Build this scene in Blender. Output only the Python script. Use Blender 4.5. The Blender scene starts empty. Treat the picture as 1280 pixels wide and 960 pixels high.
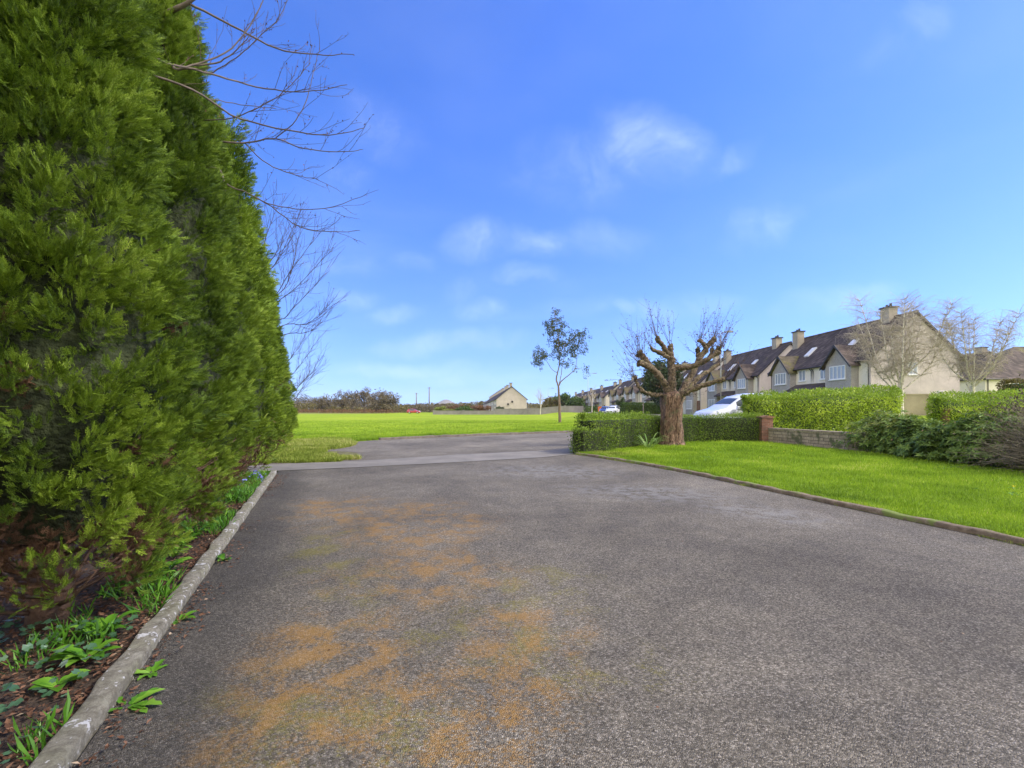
import bpy, math, random
import numpy as np
from mathutils import Vector, Matrix
R = math.radians
random.seed(7)
rng = np.random.default_rng(11)
scene = bpy.context.scene
COL = scene.collection
F = 600.0; HZ = 511.0; CH = 1.5

def at(x, y, d):
    return Vector(((x-640)/F*d, d, CH+(HZ-y)/F*d))

def sst(a, b, x):
    t = np.clip((np.asarray(x, float)-a)/(b-a), 0, 1); return t*t*(3-2*t)

def terr(x, y):
    """ground height: gently rising bank towards the houses on the right"""
    x = np.asarray(x, float); y = np.asarray(y, float)
    h = .6*sst(7, 13, x)*sst(22.5, 26, y) + .45*sst(16, 21, x)*sst(24, 30, y)*(1-sst(45, 60, y))
    return h

# ------------------------------------------------------------------ tags
def tag(o, label=None, cat=None, group=None, kind=None):
    if label: o['label'] = label
    if cat: o['category'] = cat
    if group: o['group'] = group
    if kind: o['kind'] = kind
    return o

def empty(name, loc=(0, 0, 0), rz=0, label=None, cat=None, group=None):
    o = bpy.data.objects.new(name, None); COL.objects.link(o)
    o.location = loc; o.rotation_euler = (0, 0, rz); o.empty_display_size = .2
    return tag(o, label, cat, group)

def copy_tree(o, parent=None):
    c = o.copy(); COL.objects.link(c)
    if parent: c.parent = parent
    for ch in KIDS.get(o.name, []):
        copy_tree(ch, c)
        KIDS.setdefault(c.name, []).append(LAST[0])
    LAST[0] = c
    return c
KIDS = {}; LAST = [None]

# ------------------------------------------------------------------ mesh helpers
def mesh_np(name, V, Fs, mat, parent=None, smooth=False, attr=None, mats=None, midx=None):
    """V (n,3); Fs (m,k) int array or list of such arrays"""
    V = np.asarray(V, np.float32)
    if isinstance(Fs, np.ndarray): Fs = [Fs]
    Fs = [np.asarray(f, np.int32) for f in Fs if len(f)]
    me = bpy.data.meshes.new(name)
    me.vertices.add(len(V)); me.vertices.foreach_set('co', V.ravel())
    tot = sum(f.size for f in Fs); npoly = sum(len(f) for f in Fs)
    me.loops.add(tot); me.loops.foreach_set('vertex_index', np.concatenate([f.ravel() for f in Fs]))
    st = []; s = 0
    for f in Fs:
        st.append(np.arange(len(f))*f.shape[1]+s); s += f.size
    me.polygons.add(npoly); me.polygons.foreach_set('loop_start', np.concatenate(st).astype(np.int32))
    if midx is not None: me.polygons.foreach_set('material_index', np.asarray(midx, np.int32))
    me.polygons.foreach_set('use_smooth', np.full(npoly, smooth))
    me.update(calc_edges=True)
    if attr is not None:
        a = me.attributes.new('rnd', 'FLOAT', 'POINT'); a.data.foreach_set('value', np.asarray(attr, np.float32))
    for m in (mats or [mat]): me.materials.append(m)
    o = bpy.data.objects.new(name, me); COL.objects.link(o)
    if parent:
        o.parent = parent; KIDS.setdefault(parent.name, []).append(o)
    return o

class MB:
    """collects polygons of any size and links them as one mesh"""
    def __init__(s): s.v = []; s.f = []; s.m = []
    def add(s, vs, fs, mi=0):
        b = len(s.v); s.v += [tuple(v) for v in vs]; s.f += [tuple(i+b for i in f) for f in fs]; s.m += [mi]*len(fs)
        return s
    def box(s, x0, x1, y0, y1, z0, z1, mi=0):
        vs = [(x0,y0,z0),(x1,y0,z0),(x1,y1,z0),(x0,y1,z0),(x0,y0,z1),(x1,y0,z1),(x1,y1,z1),(x0,y1,z1)]
        return s.add(vs, [(3,2,1,0),(4,5,6,7),(0,1,5,4),(1,2,6,5),(2,3,7,6),(3,0,4,7)], mi)
    def prism(s, prof, a, b, axis='y', mi=0):
        """closed 2D profile extruded from a to b; axis 'y': prof=(x,z); axis 'x': prof=(y,z)"""
        n = len(prof)
        mk = (lambda p, t: (p[0], t, p[1])) if axis == 'y' else (lambda p, t: (t, p[0], p[1]))
        vs = [mk(p, a) for p in prof]+[mk(p, b) for p in prof]
        fs = [tuple(range(n)), tuple(range(2*n-1, n-1, -1))]+[((i+1) % n, i, i+n, (i+1) % n+n) for i in range(n)]
        return s.add(vs, fs, mi)
    def tube(s, pts, rad, n=6, mi=0, cap=True):
        V, Q = tube_arr([Vector(p) for p in pts], rad, n)
        b = len(s.v); s.v += [tuple(v) for v in V]; s.f += [tuple(int(i)+b for i in q) for q in Q]; s.m += [mi]*len(Q)
        if cap:
            k = len(pts)-1
            s.f += [tuple(b+i for i in range(n-1, -1, -1)), tuple(b+k*n+i for i in range(n))]; s.m += [mi]*2
        return s
    def build(s, name, mat, parent=None, smooth=False, bevel=0, mats=None, recalc=True):
        me = bpy.data.meshes.new(name); me.from_pydata(s.v, [], s.f)
        for m in (mats or [mat]): me.materials.append(m)
        me.polygons.foreach_set('material_index', s.m)
        if recalc:
            import bmesh
            bm = bmesh.new(); bm.from_mesh(me); bmesh.ops.recalc_face_normals(bm, faces=bm.faces); bm.to_mesh(me); bm.free()
        me.polygons.foreach_set('use_smooth', [smooth]*len(me.polygons)); me.update()
        o = bpy.data.objects.new(name, me); COL.objects.link(o)
        if bevel:
            md = o.modifiers.new('bevel', 'BEVEL'); md.width = bevel; md.segments = 2; md.limit_method = 'ANGLE'
        if parent:
            o.parent = parent; KIDS.setdefault(parent.name, []).append(o)
        return o

def tube_arr(pts, rad, n=5):
    P = np.array(pts, float); k = len(P)
    T = np.gradient(P, axis=0); T /= np.linalg.norm(T, axis=1)[:, None]+1e-9
    ref = np.array([0, 0, 1.]) if abs(T[0][2]) < .9 else np.array([1., 0, 0])
    A = np.cross(T, ref); A /= np.linalg.norm(A, axis=1)[:, None]+1e-9
    B = np.cross(T, A)
    rad = np.full(k, rad) if np.isscalar(rad) else np.array(rad, float)
    th = np.arange(n)*2*np.pi/n
    V = P[:, None]+rad[:, None, None]*(np.cos(th)[None, :, None]*A[:, None]+np.sin(th)[None, :, None]*B[:, None])
    V = V.reshape(-1, 3)
    i = np.arange(k-1)[:, None]*n; j = np.arange(n)[None]; j2 = (j+1) % n
    Q = np.stack([i+j, i+j2, i+n+j2, i+n+j], -1).reshape(-1, 4)
    return V, Q

def tubes_mesh(name, lst, mat, parent=None, n=5, smooth=True, nfun=None):
    Vs = []; Qs = []; b = 0
    for pts, rad in lst:
        nn = nfun(max(rad) if not np.isscalar(rad) else rad) if nfun else n
        V, Q = tube_arr(pts, rad, nn); Vs.append(V); Qs.append(Q+b); b += len(V)
    return mesh_np(name, np.concatenate(Vs), np.concatenate(Qs), mat, parent, smooth)

def smooth_path(pts, n=4, wob=0, r=random):
    pts = [Vector(p) for p in pts]; out = []
    for i in range(len(pts)-1):
        p0 = pts[max(i-1, 0)]; p1 = pts[i]; p2 = pts[i+1]; p3 = pts[min(i+2, len(pts)-1)]
        for k in range(n):
            t = k/n
            q = .5*((2*p1)+(p2-p0)*t+(2*p0-5*p1+4*p2-p3)*t*t+(3*p1-p0-3*p2+p3)*t**3)
            if wob and out: q = q+Vector((r.uniform(-wob, wob), r.uniform(-wob, wob), r.uniform(-wob, wob)))
            out.append(q)
    out.append(pts[-1]); return out

# leaf prototypes: local y = length, z = normal
def proto_leaf(w=.38, fold=.1):
    V = np.array([(0,0,0),(-w/2,.45,fold*.6),(0,.5,0),(w/2,.45,fold*.6),(0,1,-.06)], float)
    return V, np.array([(0,2,1,1),(0,3,2,2),(1,2,4,4),(2,3,4,4)])
def proto_leaf_tri(w=.38, fold=.1):
    V = np.array([(0,0,0),(-w/2,.45,fold*.6),(w/2,.45,fold*.6),(0,1,-.06),(0,.45,0)], float)
    return V, np.array([(0,4,1),(0,2,4),(1,4,3),(4,2,3)])
def proto_diamond(w=.5):
    V = np.array([(0,0,0),(-w/2,.45,.05),(w/2,.45,.05),(0,1,0)], float)
    return V, np.array([(0,2,3,1)])
def proto_frond(nb=8, sub=True, w=.07, seed=1, ang=.75, sl=.52):
    r = random.Random(seed); V = []; Q = []
    def lens(p, a, L, ww, z=0):
        dx, dy = math.sin(a), math.cos(a); nx, ny = dy, -dx; b = len(V)
        m = .5
        V.extend([(p[0], p[1], z), (p[0]+dx*L*m+nx*ww/2, p[1]+dy*L*m+ny*ww/2, z+.015), (p[0]+dx*L, p[1]+dy*L, z-.03*L), (p[0]+dx*L*m-nx*ww/2, p[1]+dy*L*m-ny*ww/2, z+.015)])
        Q.append((b, b+1, b+2, b+3))
    lens((0, 0), 0, 1.0, w*1.1)
    for i in range(nb):
        t = .12+.78*i/nb; s = 1 if i % 2 else -1
        a = s*(ang+r.uniform(-.15, .15)); L = (sl*(1-.45*t))*r.uniform(.8, 1.15)
        z = r.uniform(-.04, .04)
        lens((0, t), a, L, w, z)
        if sub:
            for q in (.4, .68):
                p = (math.sin(a)*L*q, t+math.cos(a)*L*q)
                lens(p, a-s*.7, L*.45, w*.85, z)
                lens(p, a+s*.6, L*.38, w*.8, z)
    return np.array(V, float), np.array(Q)

def nrm(a): return a/(np.linalg.norm(a, axis=-1, keepdims=True)+1e-9)

def scatter(name, proto, P, D, N, S, rnd, mat, parent=None, bend=0, mats=None):
    """instances a proto (V,F) at points P with direction D, approx normal N, size S"""
    pv, pf = proto
    D = nrm(D); X = nrm(np.cross(D, N)); Z = np.cross(X, D)
    S = np.asarray(S, float).reshape(-1, 1, 1)
    V = P[:, None]+S*(pv[None, :, 0:1]*X[:, None]+pv[None, :, 1:2]*D[:, None]+pv[None, :, 2:3]*Z[:, None])
    k = len(pv); n = len(P)
    Q = (pf[None]+(np.arange(n)*k)[:, None, None]).reshape(-1, pf.shape[1])
    return mesh_np(name, V.reshape(-1, 3), Q, mat, parent, False, attr=np.repeat(rnd, k))

def lump(P, scale, seed=0, octv=3):
    """cheap smooth pseudo noise, about -1..1"""
    r = np.random.default_rng(seed); P = np.asarray(P, float); out = np.zeros(P.shape[:-1]); amp = 1; tot = 0
    for o in range(octv):
        for _ in range(3):
            k = nrm(r.normal(size=3))*2*np.pi*scale*(2**o)*r.uniform(.6, 1.3)
            out += amp*np.sin(P@k+r.uniform(0, 6.3)+1.3*np.sin(P@np.roll(k, 1)*.7+r.uniform(0, 6)))
        tot += amp*3*.6; amp *= .55
    return out/tot

# ------------------------------------------------------------------ materials
def mat_new(name):
    m = bpy.data.materials.new(name); m.use_nodes = True
    nt = m.node_tree; nt.nodes.clear()
    out = nt.nodes.new('ShaderNodeOutputMaterial'); b = nt.nodes.new('ShaderNodeBsdfPrincipled')
    nt.links.new(b.outputs[0], out.inputs[0])
    return m, nt, b, out

def N(nt, t, **kw):
    n = nt.nodes.new(t)
    for k, v in kw.items():
        if k.startswith('i_'):
            key = k[2:].replace('_', ' ')
            n.inputs[key].default_value = v
        else: setattr(n, k, v)
    return n
def L(nt, a, b): nt.links.new(a, b)
def c4(c): return (c[0], c[1], c[2], 1)

def ramp(nt, src, stops, interp='LINEAR'):
    r = N(nt, 'ShaderNodeValToRGB'); r.color_ramp.interpolation = interp
    e = r.color_ramp.elements
    while len(e) > 1: e.remove(e[-1])
    e[0].position = stops[0][0]; e[0].color = c4(stops[0][1])
    for p, c in stops[1:]:
        q = e.new(p); q.color = c4(c)
    L(nt, src, r.inputs[0]); return r.outputs[0]
def fr(nt, src, a, b, smooth=True):
    m = N(nt, 'ShaderNodeMapRange', interpolation_type='SMOOTHSTEP' if smooth else 'LINEAR')
    m.inputs['From Min'].default_value = a; m.inputs['From Max'].default_value = b
    L(nt, src, m.inputs['Value']); return m.outputs[0]
def math_n(nt, op, a, b=None):
    m = N(nt, 'ShaderNodeMath', operation=op)
    for i, v in enumerate((a, b)):
        if v is None: continue
        if isinstance(v, (int, float)): m.inputs[i].default_value = v
        else: L(nt, v, m.inputs[i])
    return m.outputs[0]
def mix(nt, fac, a, b, bt='MIX'):
    m = N(nt, 'ShaderNodeMix', data_type='RGBA', blend_type=bt)
    if isinstance(fac, (int, float)): m.inputs[0].default_value = fac
    else: L(nt, fac, m.inputs[0])
    for i, v in ((6, a), (7, b)):
        if isinstance(v, tuple): m.inputs[i].default_value = c4(v)
        else: L(nt, v, m.inputs[i])
    return m.outputs[2]
def noise(nt, co, scale, detail=4, rough=.55, dist=0):
    n = N(nt, 'ShaderNodeTexNoise'); n.inputs['Scale'].default_value = scale; n.inputs['Detail'].default_value = detail
    n.inputs['Roughness'].default_value = rough; n.inputs['Distortion'].default_value = dist
    if co is not None: L(nt, co, n.inputs['Vector'])
    return n.outputs[0]
def voro(nt, co, scale, feature='F1', out='Distance'):
    n = N(nt, 'ShaderNodeTexVoronoi', feature=feature); n.inputs['Scale'].default_value = scale
    L(nt, co, n.inputs['Vector']); return n.outputs[out]
def geo(nt): return N(nt, 'ShaderNodeNewGeometry').outputs['Position']
def objc(nt): return N(nt, 'ShaderNodeTexCoord').outputs['Object']
def bump(nt, b, h, s, d):
    n = N(nt, 'ShaderNodeBump'); n.inputs['Strength'].default_value = s; n.inputs['Distance'].default_value = d
    L(nt, h, n.inputs['Height']); L(nt, n.outputs[0], b.inputs['Normal'])

def leaf_mat(name, stops, trans=.3, rough=.5, spec=.3, nscale=1.2, var=.35):
    m, nt, b, out = mat_new(name)
    a = N(nt, 'ShaderNodeAttribute', attribute_name='rnd').outputs['Fac']
    nz = noise(nt, geo(nt), nscale, 2)
    f = math_n(nt, 'ADD', math_n(nt, 'MULTIPLY', a, 1-var), math_n(nt, 'MULTIPLY', fr(nt, nz, .3, .7), var))
    isl = N(nt, 'ShaderNodeNewGeometry').outputs['Random Per Island']
    f = math_n(nt, 'ADD', f, math_n(nt, 'MULTIPLY', math_n(nt, 'SUBTRACT', isl, .5), .34))
    c = ramp(nt, f, stops)
    L(nt, c, b.inputs['Base Color']); b.inputs['Roughness'].default_value = rough
    b.inputs['Specular IOR Level'].default_value = spec
    t = N(nt, 'ShaderNodeBsdfTranslucent'); L(nt, mix(nt, .5, c, (.35, .5, .05), 'MULTIPLY') if False else c, t.inputs[0])
    mx = N(nt, 'ShaderNodeMixShader'); mx.inputs[0].default_value = trans
    L(nt, b.outputs[0], mx.inputs[1]); L(nt, t.outputs[0], mx.inputs[2]); L(nt, mx.outputs[0], out.inputs[0])
    return m

def flat_mat(name, col, rough=.6, nscale=6, amt=.2, bs=0, bd=.01, metal=0, spec=.4, obj=False, bscale=60, dark=None):
    m, nt, b, out = mat_new(name)
    co = objc(nt) if obj else geo(nt)
    nz = noise(nt, co, nscale, 5, .6)
    lo = tuple(max(0, c*(1-amt)) for c in col) if dark is None else dark
    hi = tuple(min(1, c*(1+amt*.7)) for c in col)
    L(nt, ramp(nt, nz, [(.3, lo), (.7, hi)]), b.inputs['Base Color'])
    b.inputs['Roughness'].default_value = rough; b.inputs['Metallic'].default_value = metal
    b.inputs['Specular IOR Level'].default_value = spec
    if bs: bump(nt, b, noise(nt, co, bscale, 3), bs, bd)
    return m

M = {}
M['thuja'] = leaf_mat('thuja foliage', [(0, (.018, .038, .005)), (.3, (.072, .125, .011)), (.65, (.20, .295, .022)), (.9, (.36, .46, .055)), (1, (.5, .58, .12))], .2, .5, .25, .9, .35)
M['thuja_dead'] = leaf_mat('dry thuja foliage', [(0, (.05, .03, .018)), (.6, (.13, .07, .04)), (1, (.28, .15, .09))], .15, .7, .1)
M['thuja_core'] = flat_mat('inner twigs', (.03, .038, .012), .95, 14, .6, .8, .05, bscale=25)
M['privet'] = leaf_mat('privet leaves', [(0, (.055, .095, .01)), (.5, (.14, .22, .02)), (1, (.27, .37, .04))], .25, .5, .2)
M['privet_top'] = leaf_mat('new privet shoots', [(0, (.13, .22, .015)), (1, (.3, .42, .04))], .35, .5, .3)
M['laurel'] = leaf_mat('bright hedge leaves', [(0, (.16, .25, .01)), (.5, (.35, .47, .03)), (1, (.56, .64, .08))], .35, .4, .4)
M['hedge_far'] = leaf_mat('far hedge leaves', [(0, (.03, .06, .01)), (1, (.1, .17, .03))], .2)
M['hedge_brown'] = leaf_mat('brown hedge leaves', [(0, (.08, .07, .02)), (1, (.22, .18, .05))], .2)
M['bush_red'] = leaf_mat('red brown shrub leaves', [(0, (.08, .04, .02)), (1, (.25, .13, .06))], .2)
M['bush_yellow'] = leaf_mat('yellow green shrub leaves', [(0, (.1, .13, .02)), (1, (.32, .36, .07))], .2)
M['rhodo'] = leaf_mat('rhododendron leaves', [(0, (.04, .075, .014)), (.45, (.17, .26, .04)), (.9, (.36, .45, .11)), (1, (.45, .48, .14))], .25, .5, .25)
M['rhodo_new'] = leaf_mat('yellow new rhododendron leaves', [(0, (.16, .22, .03)), (1, (.4, .42, .1))], .3, .4, .4)
M['bud'] = leaf_mat('pink flower buds', [(0, (.5, .18, .12)), (1, (.7, .5, .3))], .1)
M['young'] = leaf_mat('olive evergreen leaves', [(0, (.025, .035, .008)), (.6, (.07, .085, .02)), (1, (.15, .155, .045))], .15, .6, .1)
M['conifer'] = leaf_mat('dark evergreen foliage', [(0, (.015, .03, .012)), (1, (.07, .1, .035))], .15)
M['grass'] = leaf_mat('grass blades', [(0, (.10, .18, .010)), (.5, (.25, .39, .02)), (.9, (.40, .52, .04)), (1, (.58, .56, .16))], .35, .5, .25, .8, .3)
M['tuft'] = leaf_mat('rough verge grass', [(0, (.14, .20, .02)), (.6, (.32, .38, .06)), (1, (.55, .50, .2))], .3, .6, .2)
M['weed'] = leaf_mat('weed leaves', [(0, (.04, .12, .012)), (.6, (.11, .27, .02)), (1, (.24, .42, .05))], .3, .38, .4, 6)
M['ivy'] = leaf_mat('ivy leaves', [(0, (.03, .08, .03)), (.7, (.08, .16, .08)), (1, (.25, .34, .22))], .2, .35, .5, 6)
M['litter'] = leaf_mat('dry leaf litter', [(0, (.04, .022, .014)), (.5, (.12, .06, .035)), (.9, (.24, .13, .08)), (1, (.4, .3, .2))], .1, .8, .1, 9)
M['scrub'] = leaf_mat('bare scrub twigs', [(0, (.07, .055, .035)), (.6, (.14, .115, .075)), (1, (.25, .21, .13))], .1, .8, .1)
M['flower_y'] = leaf_mat('yellow petals', [(0, (.7, .55, .02)), (1, (.85, .7, .03))], .2)
M['flower_b'] = leaf_mat('blue petals', [(0, (.15, .15, .55)), (1, (.3, .3, .75))], .2)
M['cream_leaf'] = leaf_mat('pale strap leaves', [(0, (.12, .25, .05)), (1, (.3, .42, .12))], .3)

M['bark'] = flat_mat('brown bark', (.13, .085, .05), .9, 7, .5, 1, .03, bscale=18)
M['twig'] = flat_mat('grey brown twigs', (.14, .105, .08), .8, 10, .35)
M['twig_red'] = flat_mat('reddish shoots', (.09, .06, .035), .8, 10, .35)
M['thuja_bark'] = flat_mat('reddish bark', (.12, .07, .045), .9, 9, .5, .8, .02, bscale=30)
M['scrubtwig'] = flat_mat('grey olive twigs', (.20, .17, .12), .8, 6, .4)
M['birch'] = flat_mat('white birch bark', (.66, .60, .5), .7, 9, .5, dark=(.2, .17, .14))
M['birch_twig'] = flat_mat('pale birch twigs', (.44, .38, .29), .8, 6, .3)
M['yt_bark'] = flat_mat('grey young bark', (.17, .12, .085), .8, 9, .35)

# pollard bark with vertical fissures
m, nt, b, out = mat_new('fissured pollard bark')
mp = N(nt, 'ShaderNodeMapping'); mp.inputs['Scale'].default_value = (1, 1, .22); L(nt, geo(nt), mp.inputs[0])
n1 = noise(nt, mp.outputs[0], 22, 5, .65, .6); n2 = noise(nt, geo(nt), 4, 3)
c = ramp(nt, n1, [(.38, (.035, .02, .013)), (.5, (.18, .10, .06)), (.68, (.42, .29, .19))])
c = mix(nt, fr(nt, n2, .5, .75), c, (.13, .12, .06)); L(nt, c, b.inputs['Base Color']); b.inputs['Roughness'].default_value = .9
bump(nt, b, n1, 1, .12); M['pollard'] = m
m, nt, b, out = mat_new('mossy limb bark')
n1 = noise(nt, geo(nt), 14, 5, .65); up = N(nt, 'ShaderNodeSeparateXYZ'); g = N(nt, 'ShaderNodeNewGeometry'); L(nt, g.outputs['Normal'], up.inputs[0])
c = ramp(nt, n1, [(.38, (.035, .024, .016)), (.52, (.14, .098, .06)), (.7, (.30, .22, .15))])
c = mix(nt, math_n(nt, 'MULTIPLY', fr(nt, up.outputs[2], .2, .9), fr(nt, noise(nt, geo(nt), 5), .4, .6)), c, (.17, .15, .05))
L(nt, c, b.inputs['Base Color']); b.inputs['Roughness'].default_value = .9; bump(nt, b, n1, 1, .07); M['limb'] = m

# asphalt of the drive
def asphalt(name, base, stains):
    m, nt, b, out = mat_new(name); co = geo(nt)
    v = N(nt, 'ShaderNodeTexVoronoi'); v.inputs['Scale'].default_value = 135; L(nt, co, v.inputs['Vector'])
    v2 = N(nt, 'ShaderNodeTexVoronoi'); v2.inputs['Scale'].default_value = 70; L(nt, co, v2.inputs['Vector'])
    s = N(nt, 'ShaderNodeSeparateColor'); L(nt, v.outputs['Color'], s.inputs[0])
    s2 = N(nt, 'ShaderNodeSeparateColor'); L(nt, v2.outputs['Color'], s2.inputs[0])
    k = base
    chip = ramp(nt, s.outputs[0], [(0, (k*.34, k*.29, k*.22)), (.5, (k*.84, k*.76, k*.59)), (.8, (k*1.34, k*1.22, k*.97)), (.97, (k*2.8, k*2.55, k*2.15))])
    chip = mix(nt, .35, chip, ramp(nt, s2.outputs[1], [(0, (k*.34, k*.29, k*.22)), (.7, (k*1.12, k*.97, k*.77)), (1, (k*2.4, k*2.12, k*1.75))]))
    big = noise(nt, co, .35, 5, .6, .4)
    chip = mix(nt, 1.0, chip, ramp(nt, big, [(.3, (.62, .60, .58)), (.5, (.95, .93, .9)), (.72, (1.4, 1.38, 1.34))]), 'MULTIPLY')
    blot = noise(nt, co, 2.2, 6, .7, .3)
    chip = mix(nt, .6, chip, ramp(nt, blot, [(.35, (.72, .72, .74)), (.6, (1.1, 1.08, 1.04))]), 'MULTIPLY')
    col = chip
    if stains:
        sep = N(nt, 'ShaderNodeSeparateXYZ'); L(nt, co, sep.inputs[0])
        def ell(x, y, rx, ry, rot=0):
            mpn = N(nt, 'ShaderNodeMapping', vector_type='TEXTURE'); mpn.inputs['Location'].default_value = (x, y, 0)
            mpn.inputs['Rotation'].default_value = (0, 0, rot); mpn.inputs['Scale'].default_value = (rx, ry, 1); L(nt, co, mpn.inputs[0])
            ln = N(nt, 'ShaderNodeVectorMath', operation='LENGTH'); L(nt, mpn.outputs[0], ln.inputs[0])
            mr = N(nt, 'ShaderNodeMapRange', interpolation_type='SMOOTHSTEP'); mr.inputs['From Min'].default_value = 1.15; mr.inputs['From Max'].default_value = .2
            L(nt, ln.outputs[1], mr.inputs[0]); return mr.outputs[0]
        def sumall(lst):
            a = ell(*lst[0])
            for q in lst[1:]: a = math_n(nt, 'MAXIMUM', a, ell(*q))
            return a
        fine = noise(nt, co, 55, 5, .8, .2); mid = noise(nt, co, 4.5, 5, .65, .5)
        # orange lichen
        orr = sumall([(-1.1, 2.85, .8, 1.3, .15), (-1.25, 6.3, 1.5, 2.4, .2), (.12, 3.2, .7, .9), (-1.0, 2.1, 1.0, .9), (-2.7, 7.2, 1.3, 2.0, .3), (-.2, 2.4, .8, .9), (-.8,4.4,1.4,1.2,0)])
        def speck(el, md, fn, k0=.67, k1=.42):
            cov = math_n(nt, 'MULTIPLY', el, fr(nt, md, .34, .68))
            thr = math_n(nt, 'SUBTRACT', k0, math_n(nt, 'MULTIPLY', cov, k1))
            return math_n(nt, 'MULTIPLY', fr(nt, math_n(nt, 'SUBTRACT', fn, thr), -.07, .18), fr(nt, el, 0, .12))
        mo = speck(orr, math_n(nt, 'ADD', math_n(nt, 'MULTIPLY', mid, .6), math_n(nt, 'MULTIPLY', noise(nt, co, 1.1, 4, .6, .6), .4)), fine)
        gr = sumall([(.25, 4.0, .9, .9), (-1.3, 3.9, .5, 1.2, .2), (-.2, 3.2, .8, .7), (-1.3, 2.3, .6, .8, .2), (.5, 2.8, .7, .5), (-.8, 2.2, .8, .6), (-1.9,5,.6,2,.3)])
        mg = speck(gr, noise(nt, co, 2.6, 5, .65, .5), noise(nt, co, 50, 5, .75), .66, .32)
        col = mix(nt, math_n(nt, 'MULTIPLY', mg, .72), col, mix(nt, .25, (.22, .19, .02), chip))
        col = mix(nt, math_n(nt, 'MULTIPLY', mo, .8), col, mix(nt, .3, (.38, .195, .03), chip))
        # pale worn areas
        pl = sumall([(2.4, 8.6, 1.9, 1.1, -.4), (1.0, 11.5, 2.2, 1.6, -.3), (3.6, 6.9, 1.2, .7, -.8)])
        pm = math_n(nt, 'MULTIPLY', pl, fr(nt, mid, .4, .6))
        col = mix(nt, math_n(nt, 'MULTIPLY', pm, .45), col, (.34, .33, .31))
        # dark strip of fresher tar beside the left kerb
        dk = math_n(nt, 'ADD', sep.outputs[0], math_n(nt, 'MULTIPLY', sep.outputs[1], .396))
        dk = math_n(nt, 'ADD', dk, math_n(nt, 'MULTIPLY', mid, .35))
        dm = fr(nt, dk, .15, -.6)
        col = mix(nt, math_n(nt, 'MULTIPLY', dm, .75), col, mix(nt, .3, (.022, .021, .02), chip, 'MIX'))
    L(nt, col, b.inputs['Base Color']); b.inputs['Roughness'].default_value = .85; b.inputs['Specular IOR Level'].default_value = .25
    h = math_n(nt, 'ADD', math_n(nt, 'MULTIPLY', v.outputs['Distance'], -1.0), math_n(nt, 'MULTIPLY', s.outputs[1], .25))
    bump(nt, b, h, .9, .01)
    return m
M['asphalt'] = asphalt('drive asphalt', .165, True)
M['road'] = asphalt('road asphalt', .18, False)

m, nt, b, out = mat_new('footpath concrete'); co = geo(nt)
c = ramp(nt, noise(nt, co, 1.3, 6, .65), [(.3, (.15, .135, .11)), (.7, (.235, .21, .175))])
c = mix(nt, .5, c, ramp(nt, noise(nt, co, 60, 3), [(.3, (.6, .6, .6)), (.7, (1.25, 1.25, 1.25))]), 'MULTIPLY')
L(nt, c, b.inputs['Base Color']); b.inputs['Roughness'].default_value = .9; bump(nt, b, noise(nt, co, 60, 3), .4, .01); M['path'] = m

m, nt, b, out = mat_new('lichened kerb concrete'); co = geo(nt)
c = ramp(nt, noise(nt, co, 16, 8, .8), [(.3, (.09, .075, .05)), (.48, (.22, .195, .14)), (.6, (.36, .33, .26)), (.75, (.5, .47, .4))])
c = mix(nt, fr(nt, noise(nt, co, 4, 6, .7), .45, .62), c, mix(nt, .7, (.15, .155, .04), c))
w = fr(nt, math_n(nt, 'ADD', noise(nt, co, 6.5, 5, .65, .2), math_n(nt, 'MULTIPLY', noise(nt, co, 40, 3, .7), .25)), .745, .80)
c = mix(nt, w, c, (.66, .64, .62)); w2 = fr(nt, noise(nt, co, 26, 2, .5), .66, .69); c = mix(nt, w2, c, (.6, .58, .55))
L(nt, c, b.inputs['Base Color']); b.inputs['Roughness'].default_value = .95; bump(nt, b, noise(nt, co, 35, 8, .8), 1.0, .03); M['kerb'] = m
m, nt, b, out = mat_new('mossy brown kerb'); co = geo(nt)
c = ramp(nt, noise(nt, co, 8, 6, .7), [(.3, (.08, .055, .03)), (.55, (.2, .15, .09)), (.75, (.34, .28, .2))])
c = mix(nt, fr(nt, noise(nt, co, 2.5, 3), .52, .62), c, (.16, .2, .04))
L(nt, c, b.inputs['Base Color']); b.inputs['Roughness'].default_value = .95; bump(nt, b, noise(nt, co, 40, 5, .7), .8, .012); M['kerb2'] = m
M['kerb3'] = flat_mat('dark dirty kerb', (.15, .125, .10), .95, 5, .4, .8, .02)
M['hedge_core'] = flat_mat('inner hedge leaves', (.07, .11, .02), .95, 14, .7, .8, .05, bscale=25)
M['soil'] = flat_mat('brown soil and litter', (.065, .042, .028), .95, 12, .6, 1, .04, bscale=40)

m, nt, b, out = mat_new('field grass'); co = geo(nt)
mp = N(nt, 'ShaderNodeMapping'); mp.inputs['Scale'].default_value = (.35, 1, 1); L(nt, co, mp.inputs[0])
c = ramp(nt, noise(nt, mp.outputs[0], .16, 5, .6), [(.3, (.19, .28, .014)), (.5, (.27, .37, .02)), (.7, (.38, .45, .03))])
c = mix(nt, .8, c, ramp(nt, noise(nt, co, 2.0, 6, .75), [(.32, (.5, .55, .45)), (.5, (.95, .95, .9)), (.7, (1.35, 1.25, 1.2))]), 'MULTIPLY')
c = mix(nt, fr(nt, noise(nt, co, 14, 4, .7), .62, .72), c, (.08, .18, .02))
sp = N(nt, 'ShaderNodeSeparateXYZ'); L(nt, co, sp.inputs[0])
dry = math_n(nt, 'MULTIPLY', fr(nt, sp.outputs[1], 125, 160), fr(nt, sp.outputs[0], -38, -48))
c = mix(nt, math_n(nt, 'MULTIPLY', dry, .6), c, (.22, .18, .08))
far = fr(nt, sp.outputs[1], 170, 260); c = mix(nt, far, c, (.12, .13, .05))
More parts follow.
